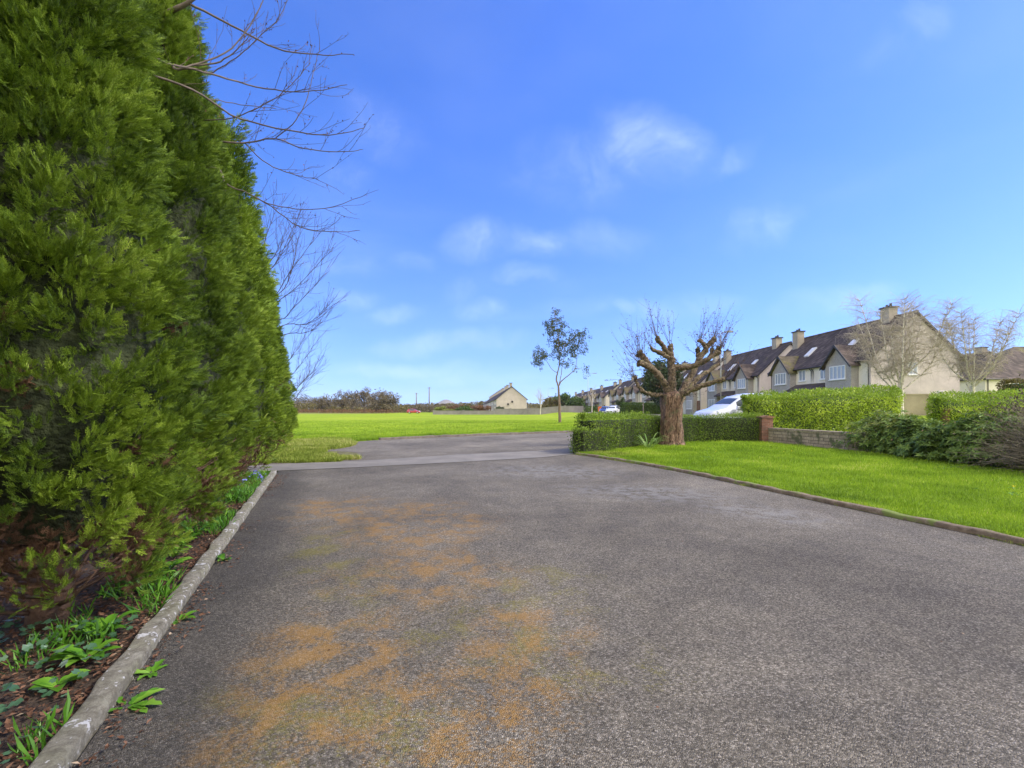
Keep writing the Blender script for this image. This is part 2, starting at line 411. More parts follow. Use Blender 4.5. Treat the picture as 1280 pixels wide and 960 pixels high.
L(nt, c, b.inputs['Base Color']); b.inputs['Roughness'].default_value = .95; b.inputs['Specular IOR Level'].default_value = .1
bump(nt, b, noise(nt, co, 9, 6, .8), 1, .08); M['field'] = m
m, nt, b, out = mat_new('lawn turf'); co = geo(nt)
c = ramp(nt, noise(nt, co, .8, 5, .6), [(.3, (.15, .25, .015)), (.7, (.26, .38, .02))])
c = mix(nt, .7, c, ramp(nt, noise(nt, co, 9, 5, .75), [(.32, (.5, .6, .5)), (.7, (1.35, 1.25, 1.2))]), 'MULTIPLY')
L(nt, c, b.inputs['Base Color']); b.inputs['Roughness'].default_value = .95; b.inputs['Specular IOR Level'].default_value = .1
bump(nt, b, noise(nt, co, 40, 5, .8), 1, .04); M['lawn'] = m
M['verge'] = flat_mat('mossy verge soil', (.16, .16, .05), .95, 3, .5, 1, .03, dark=(.09, .065, .04))

def render_wall(name, col, peb=0, dirt=.35):
    m, nt, b, out = mat_new(name); co = objc(nt)
    c = ramp(nt, noise(nt, co, .7, 6, .7), [(.3, tuple(x*(1-dirt*.5) for x in col)), (.65, tuple(min(1, x*1.08) for x in col))])
    if peb: c = mix(nt, .7, c, ramp(nt, noise(nt, co, 14, 5, .8), [(.35, (.55, .55, .56)), (.65, (1.3, 1.3, 1.3))]), 'MULTIPLY')
    # rain streaks running down
    mp = N(nt, 'ShaderNodeMapping'); mp.inputs['Scale'].default_value = (3, 3, .2); L(nt, co, mp.inputs[0])
    st = fr(nt, noise(nt, mp.outputs[0], 1.5, 5, .7), .55, .75); c = mix(nt, math_n(nt, 'MULTIPLY', st, dirt), c, tuple(x*.6 for x in col))
    L(nt, c, b.inputs['Base Color']); b.inputs['Roughness'].default_value = .9; b.inputs['Specular IOR Level'].default_value = .2
    bump(nt, b, noise(nt, co, 45, 4, .7), .5, .02); return m
M['wall_pink'] = render_wall('pinkish beige render', (.63, .55, .51))
M['wall_grey'] = render_wall('grey pebbledash', (.38, .355, .33), 1)
M['wall_cream'] = render_wall('cream render', (.74, .68, .56), 0, .2)
M['wall_tan'] = render_wall('tan painted wall', (.42, .36, .24), 0, .5)
M['wall_greyfar'] = render_wall('grey block wall', (.27, .25, .24), 0, .5)
M['wall_beige'] = render_wall('beige dashed wall', (.52, .45, .41), 1, .3)
M['chimney'] = render_wall('weathered chimney render', (.40, .35, .28), 0, .6)

def roof_mat(name, col, moss=.5, ang=None):
    m, nt, b, out = mat_new(name); co = objc(nt)
    sp = N(nt, 'ShaderNodeSeparateXYZ'); L(nt, co, sp.inputs[0])
    # tile courses by height, joints along the ridge
    wv = N(nt, 'ShaderNodeMath', operation='FRACT'); L(nt, math_n(nt, 'MULTIPLY', sp.outputs[2], 4.3), wv.inputs[0])
    row = N(nt, 'ShaderNodeMath', operation='FLOOR'); L(nt, math_n(nt, 'MULTIPLY', sp.outputs[2], 4.3), row.inputs[0])
    cmb = N(nt, 'ShaderNodeCombineXYZ'); L(nt, math_n(nt, 'FLOOR', math_n(nt, 'MULTIPLY', math_n(nt, 'ADD', sp.outputs[1], sp.outputs[0]), 3.2)), cmb.inputs[0]); L(nt, row.outputs[0], cmb.inputs[1])
    wn = N(nt, 'ShaderNodeTexWhiteNoise', noise_dimensions='2D'); L(nt, cmb.outputs[0], wn.inputs[0])
    c = ramp(nt, wn.outputs[0], [(0, tuple(x*.6 for x in col)), (.8, tuple(x*1.15 for x in col)), (1, tuple(x*1.6 for x in col))])
    c = mix(nt, .75, c, ramp(nt, noise(nt, co, .8, 6, .7), [(.3, (.65, .62, .6)), (.7, (1.35, 1.25, 1.2))]), 'MULTIPLY')
    c = mix(nt, fr(nt, wv.outputs[0], .88, 1.0), c, (.02, .018, .016))
    mo = fr(nt, math_n(nt, 'ADD', noise(nt, co, .45, 2), math_n(nt, 'MULTIPLY', noise(nt, co, 7, 5, .8), .5)), .95-moss*.3, 1.1-moss*.3)
    c = mix(nt, math_n(nt, 'MULTIPLY', mo, .8), c, (.15, .14, .04))
    L(nt, c, b.inputs['Base Color']); b.inputs['Roughness'].default_value = .85; b.inputs['Specular IOR Level'].default_value = .25
    bump(nt, b, wv.outputs[0], .6, .04); return m
M['roof'] = roof_mat('dark concrete tiles', (.092, .074, .064), .18)
M['roof_brown'] = roof_mat('brown concrete tiles', (.105, .085, .076), .25)
M['roof_moss'] = roof_mat('mossy tiles', (.10, .085, .06), 1.0)
M['white'] = flat_mat('white upvc', (.75, .75, .74), .4, 5, .08)
M['dark'] = flat_mat('dark fascia', (.035, .03, .028), .5, 5, .3)
M['brick'] = None
def brick(name, c1, c2, mortar, scale, obj=True, bw=.5, rh=.25):
    m, nt, b, out = mat_new(name); co = objc(nt) if obj else geo(nt)
    sp = N(nt, 'ShaderNodeSeparateXYZ'); L(nt, co, sp.inputs[0]); cb = N(nt, 'ShaderNodeCombineXYZ')
    L(nt, math_n(nt, 'ADD', sp.outputs[0], sp.outputs[1]), cb.inputs[0]); L(nt, sp.outputs[2], cb.inputs[1])
    bt = N(nt, 'ShaderNodeTexBrick'); bt.inputs['Scale'].default_value = scale; bt.inputs['Color1'].default_value = c4(c1); bt.inputs['Color2'].default_value = c4(c2)
    bt.inputs['Mortar'].default_value = c4(mortar); bt.inputs['Mortar Size'].default_value = .02; bt.inputs['Brick Width'].default_value = bw; bt.inputs['Row Height'].default_value = rh
    L(nt, cb.outputs[0], bt.inputs['Vector'])
    c = mix(nt, .8, bt.outputs[0], ramp(nt, noise(nt, co, 6, 6, .75), [(.3, (.5, .47, .42)), (.7, (1.35, 1.3, 1.25))]), 'MULTIPLY')
    c = mix(nt, fr(nt, noise(nt, co, 2.0, 3), .55, .7), c, (.12, .12, .06))
    L(nt, c, b.inputs['Base Color']); b.inputs['Roughness'].default_value = .9
    bump(nt, b, math_n(nt, 'ADD', math_n(nt, 'MULTIPLY', bt.outputs[1], -1), noise(nt, co, 30, 4)), .8, .015); return m
M['brick'] = brick('red brick', (.27, .12, .08), (.18, .09, .06), (.25, .21, .17), 3.4, True, .7, .24)
M['block'] = brick('weathered stone blocks', (.46, .38, .28), (.34, .28, .20), (.12, .10, .07), 2.2, True, .9, .28)
M['block_white'] = brick('pale stone blocks', (.55, .5, .42), (.42, .38, .32), (.16, .14, .12), 3, True, .9, .3)

def glossy(name, col, rough=.08, metal=0, coat=0):
    m, nt, b, out = mat_new(name); b.inputs['Base Color'].default_value = c4(col)
    b.inputs['Roughness'].default_value = rough; b.inputs['Metallic'].default_value = metal; b.inputs['Coat Weight'].default_value = coat
    nz = noise(nt, objc(nt), 3, 3); L(nt, ramp(nt, nz, [(.3, tuple(x*.93 for x in col)), (.7, col)]), b.inputs['Base Color'])
    return m
M['glass'] = glossy('window glass', (.33, .37, .42), .05)
M['glass_dark'] = glossy('dark window glass', (.05, .06, .07), .04)
M['car_white'] = glossy('white car paint', (.72, .74, .78), .25, 0, 1)
M['car_red'] = glossy('dark red car paint', (.4, .015, .04), .25, 0, 1)
M['car_blue'] = glossy('navy car paint', (.03, .04, .14), .25, 0, 1)
M['carglass'] = glossy('car window glass', (.05, .06, .07), .03)
M['lampglass'] = glossy('headlamp glass', (.45, .48, .52), .05)
M['tyre'] = flat_mat('tyre rubber', (.03, .03, .03), .9)
M['rim'] = glossy('alloy rim', (.5, .5, .5), .3, .9)
M['metal'] = flat_mat('galvanised grey metal', (.34, .35, .35), .5, 5, .15, metal=.3)
M['wood_pole'] = flat_mat('weathered wooden pole', (.2, .17, .14), .9, 4, .3)
M['red_door'] = glossy('dark red door', (.25, .02, .02), .4)
M['orange'] = glossy('orange plastic', (.75, .17, .04), .4)
M['hill'] = flat_mat('heather hillside', (.2, .17, .15), .95, .01, .4)

# ------------------------------------------------------------------ ground
def ground():
    xs = np.concatenate([-np.geomspace(3500, 42, 16), np.arange(-40, 60.1, 1.0), np.geomspace(62, 3500, 16)])
    ys = np.concatenate([[-300, -60, -20], np.arange(-10, 70, 1.0), np.geomspace(71, 4500, 40)])
    X, Y = np.meshgrid(xs, ys); Z = terr(X, Y)-.05
    fieldm = sst(30, 34, Y)*(1-sst(6, 9, X))
    Z = Z+.05*lump(np.stack([X*1, Y*1, 0*X], -1), .03, 3)*fieldm*(Y < 120)
    V = np.stack([X, Y, Z], -1).reshape(-1, 3); nx = len(xs)
    i = (np.arange(len(ys)-1)[:, None]*nx+np.arange(nx-1)[None]).ravel()
    Q = np.stack([i, i+1, i+nx+1, i+nx], -1)
    o = mesh_np('ground', V, Q, M['field'], smooth=True); tag(o, kind='structure')
ground()

def resample(pts, n):
    P = np.array(pts, float); s = np.concatenate([[0], np.cumsum(np.linalg.norm(np.diff(P, axis=0), axis=1))])
    t = np.linspace(0, s[-1], n); return np.stack([np.interp(t, s, P[:, k]) for k in range(P.shape[1])], -1)
def strip(name, a, b, z, mat, n=80, m=10, **kw):
    A = resample(a, n); B = resample(b, n); t = np.linspace(0, 1, m)[None, :, None]
    G = A[:, None]*(1-t)+B[:, None]*t
    V = np.concatenate([G, (terr(G[..., 0], G[..., 1])+z)[..., None]], -1).reshape(-1, 3)
    i = (np.arange(n-1)[:, None]*m+np.arange(m-1)[None]).ravel(); Q = np.stack([i, i+1, i+m+1, i+m], -1)
    o = mesh_np(name, V, Q, mat, smooth=True)
    # make sure the sheet faces up
    if o.data.polygons[0].normal.z < 0: o.data.flip_normals()
    return tag(o, kind='structure')
KL = lambda d, off=0: (-1.04-.396*d+off, d)
rk = [(5.75, -6), (5.8, 0), (5.72, 3.5), (5.58, 5.23), (5.2, 6.7), (4.62, 8.9), (3.99, 11.3), (3.05, 13.8), (2.05, 15.75)]
RK = [tuple(p.xy) for p in smooth_path([(x, y, 0) for x, y in rk], 6)]
low_edge = [(-6.0, 11.4), (-4.2, 12.1), (-1.5, 13.4), (.98, 14.75), (2.15, 15.9)]
up_edge = [(-6.2, 13.0), (-4.1, 13.9), (-1.6, 15.7), (1.13, 17.1), (2.5, 18.3)]
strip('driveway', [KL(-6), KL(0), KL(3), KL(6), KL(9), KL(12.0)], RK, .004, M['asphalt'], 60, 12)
strip('footpath', [(-7.1, 10.9)]+low_edge+[(4.2, 18.9), (8.2, 22.6), (11, 23.2), (14.5, 24.5), (19, 28)], [(-7.3, 12.3)]+up_edge+[(8.0, 24.4), (13, 26.5), (18, 30)], .014, M['path'], 70, 6)
strip('road', [(-6.6, 12.9)]+up_edge[1:]+[(8.0, 24.45), (13, 26.6), (18, 30.5), (21, 36), (23, 46), (24, 60), (24, 320)],
      [(-8.2, 20.2), (-6.5, 23.0), (-3.4, 25.6), (0, 28), (3.2, 30.2), (9, 36), (12.5, 43), (15, 55), (16, 80), (16, 320)], .0, M['road'], 200, 14)

def kerb_profile(name, pts, w, h, mat, z0=0, rnd=.03, wob=.0, side=1, joint=0):
    P = resample(pts, max(8, int(sum(math.dist(pts[i], pts[i+1]) for i in range(len(pts)-1))/.12)))
    T = np.gradient(P, axis=0); T = nrm(T); Nn = np.stack([T[:, 1], -T[:, 0]], -1)*side
    prof = [(-w/2, -.08), (-w/2, h-rnd), (-w/2+rnd*.4, h-rnd*.3), (-w/2+rnd, h), (w/2-rnd, h), (w/2-rnd*.4, h-rnd*.3), (w/2, h-rnd), (w/2, -.08)]
    V = []
    for i, p in enumerate(P):
        for u, v in prof:
            q = p+Nn[i]*u; V.append((q[0], q[1], float(terr(*q))+z0+v))
    V = np.array(V); 
    if wob: V = V+np.stack([lump(V, 1.6, 5), lump(V, 1.6, 6), lump(V, 1.8, 7)], -1)*wob
    k = len(prof); i = (np.arange(len(P)-1)[:, None]*k+np.arange(k-1)[None]).ravel(); Q = np.stack([i, i+1, i+k+1, i+k], -1)
    e = np.array([list(range(k))]); e2 = e+(len(P)-1)*k
    o = mesh_np(name, V, [Q, e, e2], mat, smooth=True)
    import bmesh
    bm = bmesh.new(); bm.from_mesh(o.data); bmesh.ops.recalc_face_normals(bm, faces=bm.faces); bm.to_mesh(o.data); bm.free()
    return tag(o, kind='structure')
kerb_profile('kerb', [KL(-4, -.07), KL(3, -.07), KL(11.2, -.07)], .12, .075, M['kerb'], wob=.014, rnd=.02)
kerb_profile('kerb', [(x+.07, y+.03) for x, y in RK], .14, .07, M['kerb2'], wob=.012)
kerb_profile('kerb', [(-6.4, 23.15), (-3.4, 25.75), (0, 28.15), (3.2, 30.35), (9, 36.2), (12.4, 43.1), (14.9, 55), (15.8, 80)], .16, .11, M['kerb3'], wob=.02)

# lawn on the right
lawn_out = [(13.5, -6), (13, 2), (12.4, 8), (12, 13), (11.9, 17.5), (11.2, 21.6), (8.4, 21.6), (4.8, 18.6), (2.3, 16.3)]
strip('lawn', RK, lawn_out, .012, M['lawn'], 60, 14)
# soil bed under the left hedge
strip('soil_bed', [KL(-4, -.12), KL(11.6, -.12)], [KL(-4, -3.2), KL(20.5, -2.6)], .0, M['soil'], 60, 12)

# hill far away
th = np.linspace(0, 2*np.pi, 49)[:-1]; V = []; rr = np.linspace(0, 1, 12)
for r_ in rr:
    for a in th: V.append((-456+125*r_*math.cos(a)*1.15, 3300+300*r_*math.sin(a), 66*(math.cos(r_*math.pi)*.5+.5)**1.0*(1+.05*math.sin(3*a))-3))
i = (np.arange(11)[:, None]*48+np.arange(48)[None]); j = (np.arange(11)[:, None]*48+(np.arange(48)+1)[None] % 48)
tag(mesh_np('hills', np.array(V), np.stack([i.ravel(), j.ravel(), j.ravel()+48, i.ravel()+48], -1), M['hill'], smooth=True), kind='structure')
# ------------------------------------------------------------------ grass and ground cover
def pts_between(A, B, n, seed, bias=1.0):
    """random points between two polylines"""
    r = np.random.default_rng(seed); A = resample(A, 400); B = resample(B, 400)
    i = r.integers(0, 399, n); f = r.random(n)[:, None]; t = r.random(n)[:, None]**bias
    return (A[i]*(1-f)+A[i+1]*f)*(1-t)+(B[i]*(1-f)+B[i+1]*f)*t
def blades(name, P2, size, mat, seed, lean=.45, z=0, label=None, w=.09, sv=.4):
    r = np.random.default_rng(seed); n = len(P2)
    P = np.concatenate([P2, (terr(P2[:, 0], P2[:, 1])+z)[:, None]], 1)
    a = r.random(n)*6.283; l = r.random(n)*lean+.08
    D = np.stack([np.cos(a)*l, np.sin(a)*l, np.ones(n)], -1); b = r.random(n)*6.283
    Nn = np.stack([np.cos(b), np.sin(b), np.zeros(n)], -1)
    S = size*(1-sv+2*sv*r.random(n))*(1+.25*lump(P, .5, seed))
    pv = (np.array([(-w/2, 0, 0), (w/2, 0, 0), (w/3, .6, .06), (0, 1, .22), (-w/3, .6, .06)], float), np.array([(0, 1, 2, 4), (4, 2, 3, 3)]))
    pv = (np.array([(-w/2, 0, 0), (w/2, 0, 0), (w*.3, .65, .08), (-w*.1, 1, .25)], float), np.array([(0, 1, 2, 3)]))
    rnd = np.clip(.46+.34*lump(P, .20, seed+1)+.2*lump(P, 1.0, seed+7)+r.normal(0, .2, n), 0, 1)
    o = scatter(name, pv, P, D, Nn, S, rnd, mat)
    return tag(o, label, 'grass' if label else None, kind='stuff') if label else o
# lawn blades, denser near the camera
rkv = [(x+.14, y) for x, y in RK]
P = pts_between(rkv, lawn_out, 330000, 21)
keep = (P[:, 1] > 3.5) & (rng.random(len(P)) < np.clip(1.25-P[:, 1]/26, .3, 1)) & (np.abs(P[:, 0]) < P[:, 1]*1.12+.6)
P = P[keep]
o = blades('lawn_grass', P, .055*(.7+P[:, 1]/22), M['grass'], 22, label='short bright green lawn grass between the drive and the bushes', w=.13)
# rough grass along the field kerb, the verge island and the drive edges
ps = []
ps.append(pts_between([(-6.5, 23.35), (-3.4, 25.95), (0, 28.35), (3.2, 30.5)], [(-6.6, 25.5), (-3.4, 28), (0, 30.5), (3.2, 32.5)], 26000, 31, 1.5))
ps.append(pts_between([(-12, 21), (-8.4, 20.4), (-6.6, 23.2)], [(-13, 30), (-9, 28), (-6.8, 26)], 30000, 32))
fld = pts_between([(-14, 26), (-6, 26), (3.2, 32), (8, 37)], [(-30, 60), (-10, 62), (5, 62), (12, 62)], 90000, 33, 1.6)
ps.append(fld)
P = np.concatenate(ps)
blades('meadow_grass', P, .085, M['grass'], 34, label='rough green grass of the open field beyond the road', w=.16)
isl = []
for (cx, cy, rx, ry, n) in ((-6.6, 14.6, 1.25, .75, 9000), (-7.6, 16.2, 1.3, 1.3, 9000), (-7.4, 19.0, 1.0, 2.2, 9000), (-8.6, 21.5, 1.2, 2.2, 8000), (-6.0, 13.6, 1.2, .35, 3500), (-5.3, 14.3, .8, .3, 2000)):
    a = rng.random(n)*6.283; q = np.sqrt(rng.random(n)); isl.append(np.stack([cx+rx*q*np.cos(a), cy+ry*q*np.sin(a)], -1))
isl = np.concatenate(isl)
blades('verge_grass', isl, .13, M['tuft'], 36, lean=.9, label='yellowish uneven grass on the verge beside the stone wall', w=.09)
# verge island soil sheet
th = np.linspace(0, 6.283, 60)[:-1]; V = [(-6.9, 15.0, .02)]+[(-6.95+1.75*math.cos(a)*(1+.1*math.sin(5*a)), 15.3+1.9*math.sin(a)*(1+.1*math.sin(3*a+1)), .02) for a in th]
tag(mesh_np('verge', V, np.array([(0, 1+i, 1+(i+1) % 59) for i in range(59)]), M['verge']), kind='structure')
P = pts_between(rkv, lawn_out, 900, 71); P = P[(P[:, 1] > 4) & (lump(np.c_[P, P[:, 0]*0], .3, 31) > .25)]
flat_p = P
# edge fringe on lawn kerb, and moss between kerb and tar
P = pts_between([(x+.12, y) for x, y in RK], [(x+.28, y+.05) for x, y in RK], 16000, 41); P = P[P[:, 1] > 3.6]
blades('edge_grass', P, .06, M['grass'], 42, lean=1.0, label='ragged grass hanging over the kerb of the lawn', z=.03)
P = pts_between([(x-.06, y) for x, y in RK], [(x+.02, y) for x, y in RK], 5000, 43); P = P[(P[:, 1] > 3.6) & (lump(np.c_[P, P[:, 0]*0], .8, 3) > .3)]
blades('kerb_weeds', P, .05, M['tuft'], 44, lean=1.2, label='dry tufts in the joint between kerb and tarmac')
P = pts_between([(2.1, 15.9), (3.0, 14.3)], [(2.6, 16.4), (3.8, 15.2)], 2600, 45)
blades('verge_grass', P, .11, M['tuft'], 46, lean=.9, label='straw coloured grass at the tip of the lawn by the low hedge')

# litter and weeds in the bed beside the left kerb
def flat_scatter(name, proto, P2, size, mat, seed, tilt=.5, z=.01, label=None, cat='ground cover', up=1.0):
    r = np.random.default_rng(seed); n = len(P2); a = r.random(n)*6.283
    P = np.concatenate([P2, np.full((n, 1), z)+r.random((n, 1))*.02], 1)
    D = np.stack([np.cos(a), np.sin(a), r.random(n)*tilt], -1); Nn = np.stack([r.normal(0, tilt*.6, n), r.normal(0, tilt*.6, n), np.ones(n)*up], -1)
    S = size*(.6+.8*r.random(n)); o = scatter(name, proto, P, D, Nn, S, r.random(n), mat)
    return tag(o, label, cat, kind='stuff') if label else o
P = pts_between([KL(.8, -.14), KL(11.2, -.14)], [KL(.8, -1.6), KL(11.2, -1.6)], 16000, 51, 1.2)
flat_scatter('leaf_litter', proto_leaf(.5), P, .035, M['litter'], 52, label='brown dead leaves and twigs under the tall green hedge')
P = pts_between([KL(1, .03), KL(11, .03)], [KL(1, .22), KL(11, .3)], 1500, 53, 2.2)
P = np.concatenate([P[lump(np.c_[P, P[:, 0]*0], .7, 9) > -.1]])
flat_scatter('leaf_litter', proto_leaf(.5), P, .028, M['litter'], 54, label='reddish leaf scraps caught along the foot of the kerb', z=.008)
# loose leaves on the drive
P = np.stack([rng.uniform(-2, 5, 46), rng.uniform(1.9, 9, 46)], -1)
flat_scatter('loose_leaves', proto_leaf(.6), P, .022, M['litter'], 55, label='a few scattered dry leaf scraps lying on the tarmac', cat='leaves', z=.007, tilt=.3)

n = len(flat_p); r9 = np.random.default_rng(72); q = np.repeat(flat_p, 7, 0)+r9.normal(0, .05, (n*7, 2)); a = r9.random(n*7)*6.283
o = scatter('lawn_weeds', proto_leaf(.6), np.c_[q, .03+.02*r9.random(n*7)], np.stack([np.cos(a), np.sin(a), .5+0*a], -1), np.stack([0*a, 0*a, 1+0*a], -1)+r9.normal(0, .2, (n*7, 3)), r9.uniform(.03, .07, n*7), r9.random(n*7), M['weed']); tag(o, 'broad leaved clover and dandelion leaves mixed into the lawn', 'ground cover', kind='stuff')
q = flat_p[::14]; q = np.repeat(q, 5, 0)+r9.normal(0, .02, (len(q)*5, 2)); m_ = len(q)
o = scatter('lawn_flowers', proto_diamond(.8), np.c_[q, np.full(m_, .075)], r9.normal(size=(m_, 3)), r9.normal(0, .3, (m_, 3))+[0, 0, 1], np.full(m_, .03), r9.random(m_), M['flower_y']); tag(o, 'tiny yellow flowers dotted in the lawn', 'flowers', kind='stuff')

def weed_plant(x, y, n, size, mat, label, seed, w=.3, rise=.7, z=0, lobes=False, cat='weed', group=None, name='weed', arch=.5):
    r = random.Random(seed); mb = MB()
    for i in range(n):
        a = r.uniform(0, 6.283); ln = size*r.uniform(.6, 1.15); e = rise*r.uniform(.5, 1.3)
        dx, dy = math.cos(a), math.sin(a); px, py = -dy, dx; b0 = r.uniform(0, .2)*size
        K = 6; vs = []
        for k in range(K+1):
            t = k/K; h = ln*(e*t-arch*e*t*t*1.3); rad = b0+ln*t*.9
            ww = ln*w*.5*(math.sin(math.pi*min(1, t*.9+.1))**.8)*((1.25 if k % 2 else .75) if lobes else 1)*(0 if k == K else 1)
            cx, cy, cz = x+dx*rad, y+dy*rad, z+max(.004, h)
            vs += [(cx-px*ww, cy-py*ww, cz+ww*.35), (cx, cy, cz), (cx+px*ww, cy+py*ww, cz+ww*.35)]
        fs = []
        for k in range(K): fs += [(3*k, 3*k+1, 3*k+4, 3*k+3), (3*k+1, 3*k+2, 3*k+5, 3*k+4)]
        mb.add(vs, fs)
    o = mb.build(name, mat, smooth=True, recalc=False)
    a = o.data.attributes.new('rnd', 'FLOAT', 'POINT'); vals = []
    for i in range(n): vals += [r.uniform(.25, .95)]*21
    a.data.foreach_set('value', vals); tag(o, label, cat, group); return o
wd = M['weed']
W = [(-2.52, 2.85, 14, .17, 'broad leaved green weed spilling over the kerb, nearest the camera', .42, .9, False),
     (-2.68, 3.12, 12, .20, 'upright fresh green dock weed between the kerb and the dark hedge foot', .33, 1.3, False),
     (-2.42, 2.55, 9, .13, 'small round leaved weed at the near end of the kerb', .55, .7, False),
     (-3.0, 3.9, 16, .24, 'toothed dandelion clump with long bright leaves below the second conifer', .26, 1.2, True),
     (-3.12, 4.25, 18, .26, 'largest dense dandelion clump leaning over the kerb', .26, 1.3, True),
     (-3.4, 4.8, 14, .22, 'dandelion clump just beyond the largest one', .24, 1.1, True),
     (-3.7, 5.6, 14, .22, 'narrow leaved green clump at the foot of the third conifer', .2, 1.2, True),
     (-2.05, 2.72, 8, .12, 'small weed rooted in the tarmac joint beside the kerb, nearer one', .35, .45, True),
     (-1.93, 2.42, 9, .15, 'flat toothed weed growing out on the tarmac by the kerb', .3, .35, True),
     (-2.35, 3.4, 8, .11, 'little weed in the joint of kerb and tarmac below the dandelions', .4, .5, False),
     (-2.85, 4.75, 8, .14, 'bright weed on the tarmac side of the kerb', .35, .6, True),
     (-2.5, 2.15, 12, .16, 'yellowish grassy weed in the bottom left corner', .1, 1.4, False)]
for k, (x, y, n, s, lab, w, rise, lob) in enumerate(W): weed_plant(x, y, n, s, wd, lab, 100+k, w, rise, .02 if x < -1.04-.396*y-.1 else .0, lob, group='weeds along the left kerb')
r_ = random.Random(5)
for k in range(9):
    d = 5.2+k*.62; x = -1.04-.396*d-.25-r_.uniform(0, .35)
    weed_plant(x, d, 12, r_.uniform(.14, .24), wd, 'leafy green weeds in the row along the far half of the kerb', 200+k, r_.choice([.12, .22, .3]), 1.2, .02, k % 2 == 0, group='far weeds along the left kerb')
fb = MB()
for k in range(5):
    d = 9.2+r_.uniform(-.6, .9); x = -1.04-.396*d-.15-r_.uniform(0, .3); h = r_.uniform(.12, .2)
    fb.tube([(x, d, 0), (x, d, h)], .004, 4)
tag(fb.build('bluebell', M['weed']), 'small blue flowers near the far end of the left kerb', 'flowers', kind='stuff')
fo = bpy.data.objects[[o.name for o in bpy.data.objects if o.name.startswith('bluebell')][0]]
vv = [v.co.copy() for v in fo.data.vertices if v.co.z > .1]
P = np.array([tuple(v) for v in vv]); P = np.repeat(P, 3, 0)+rng.normal(0, .03, (len(P)*3, 3)); n = len(P)
scatter('petals', proto_diamond(.8), P, rng.normal(size=(n, 3)), rng.normal(size=(n, 3)), np.full(n, .04), rng.random(n), M['flower_b'], fo)
# ivy
P = pts_between([KL(1.6, -.2), KL(3.2, -.2)], [KL(1.9, -1.1), KL(3.5, -1.2)], 260, 61)
r2 = np.random.default_rng(62); n = len(P); P3 = np.c_[P, .03+r2.random(n)*.09]; a = r2.random(n)*6.283
o = scatter('ivy', (np.array([(0,0,0),(-.45,.2,.04),(-.25,.45,.02),(-.5,.75,.0),(0,1.05,-.05),(.5,.75,0),(.25,.45,.02),(.45,.2,.04),(0,.4,-.03)], float),
     np.array([(0,8,2,1),(8,4,3,2),(8,6,5,4),(0,7,6,8)])), P3, np.stack([np.cos(a), np.sin(a), r2.random(n)*.5-.1], -1), np.stack([r2.normal(0,.4,n), r2.normal(0,.4,n), np.ones(n)], -1), .03+.028*r2.random(n), r2.random(n)*.8, M['ivy'])
tag(o, 'blue green ivy creeping over the soil by the near kerb', 'ivy')
P = pts_between([KL(1.4, -.14), KL(11.0, -.14)], [KL(1.4, -.75), KL(11.0, -.75)], 5200, 63, 1.2); P = P[(lump(np.c_[P, P[:, 0]*0], .55, 12) > .15) | (P[:, 1] > 7.5)]
blades('verge_grass', P, .11, M['weed'], 64, lean=1.1, z=.01, label='thin green grass tufts behind the left kerb', w=.07)

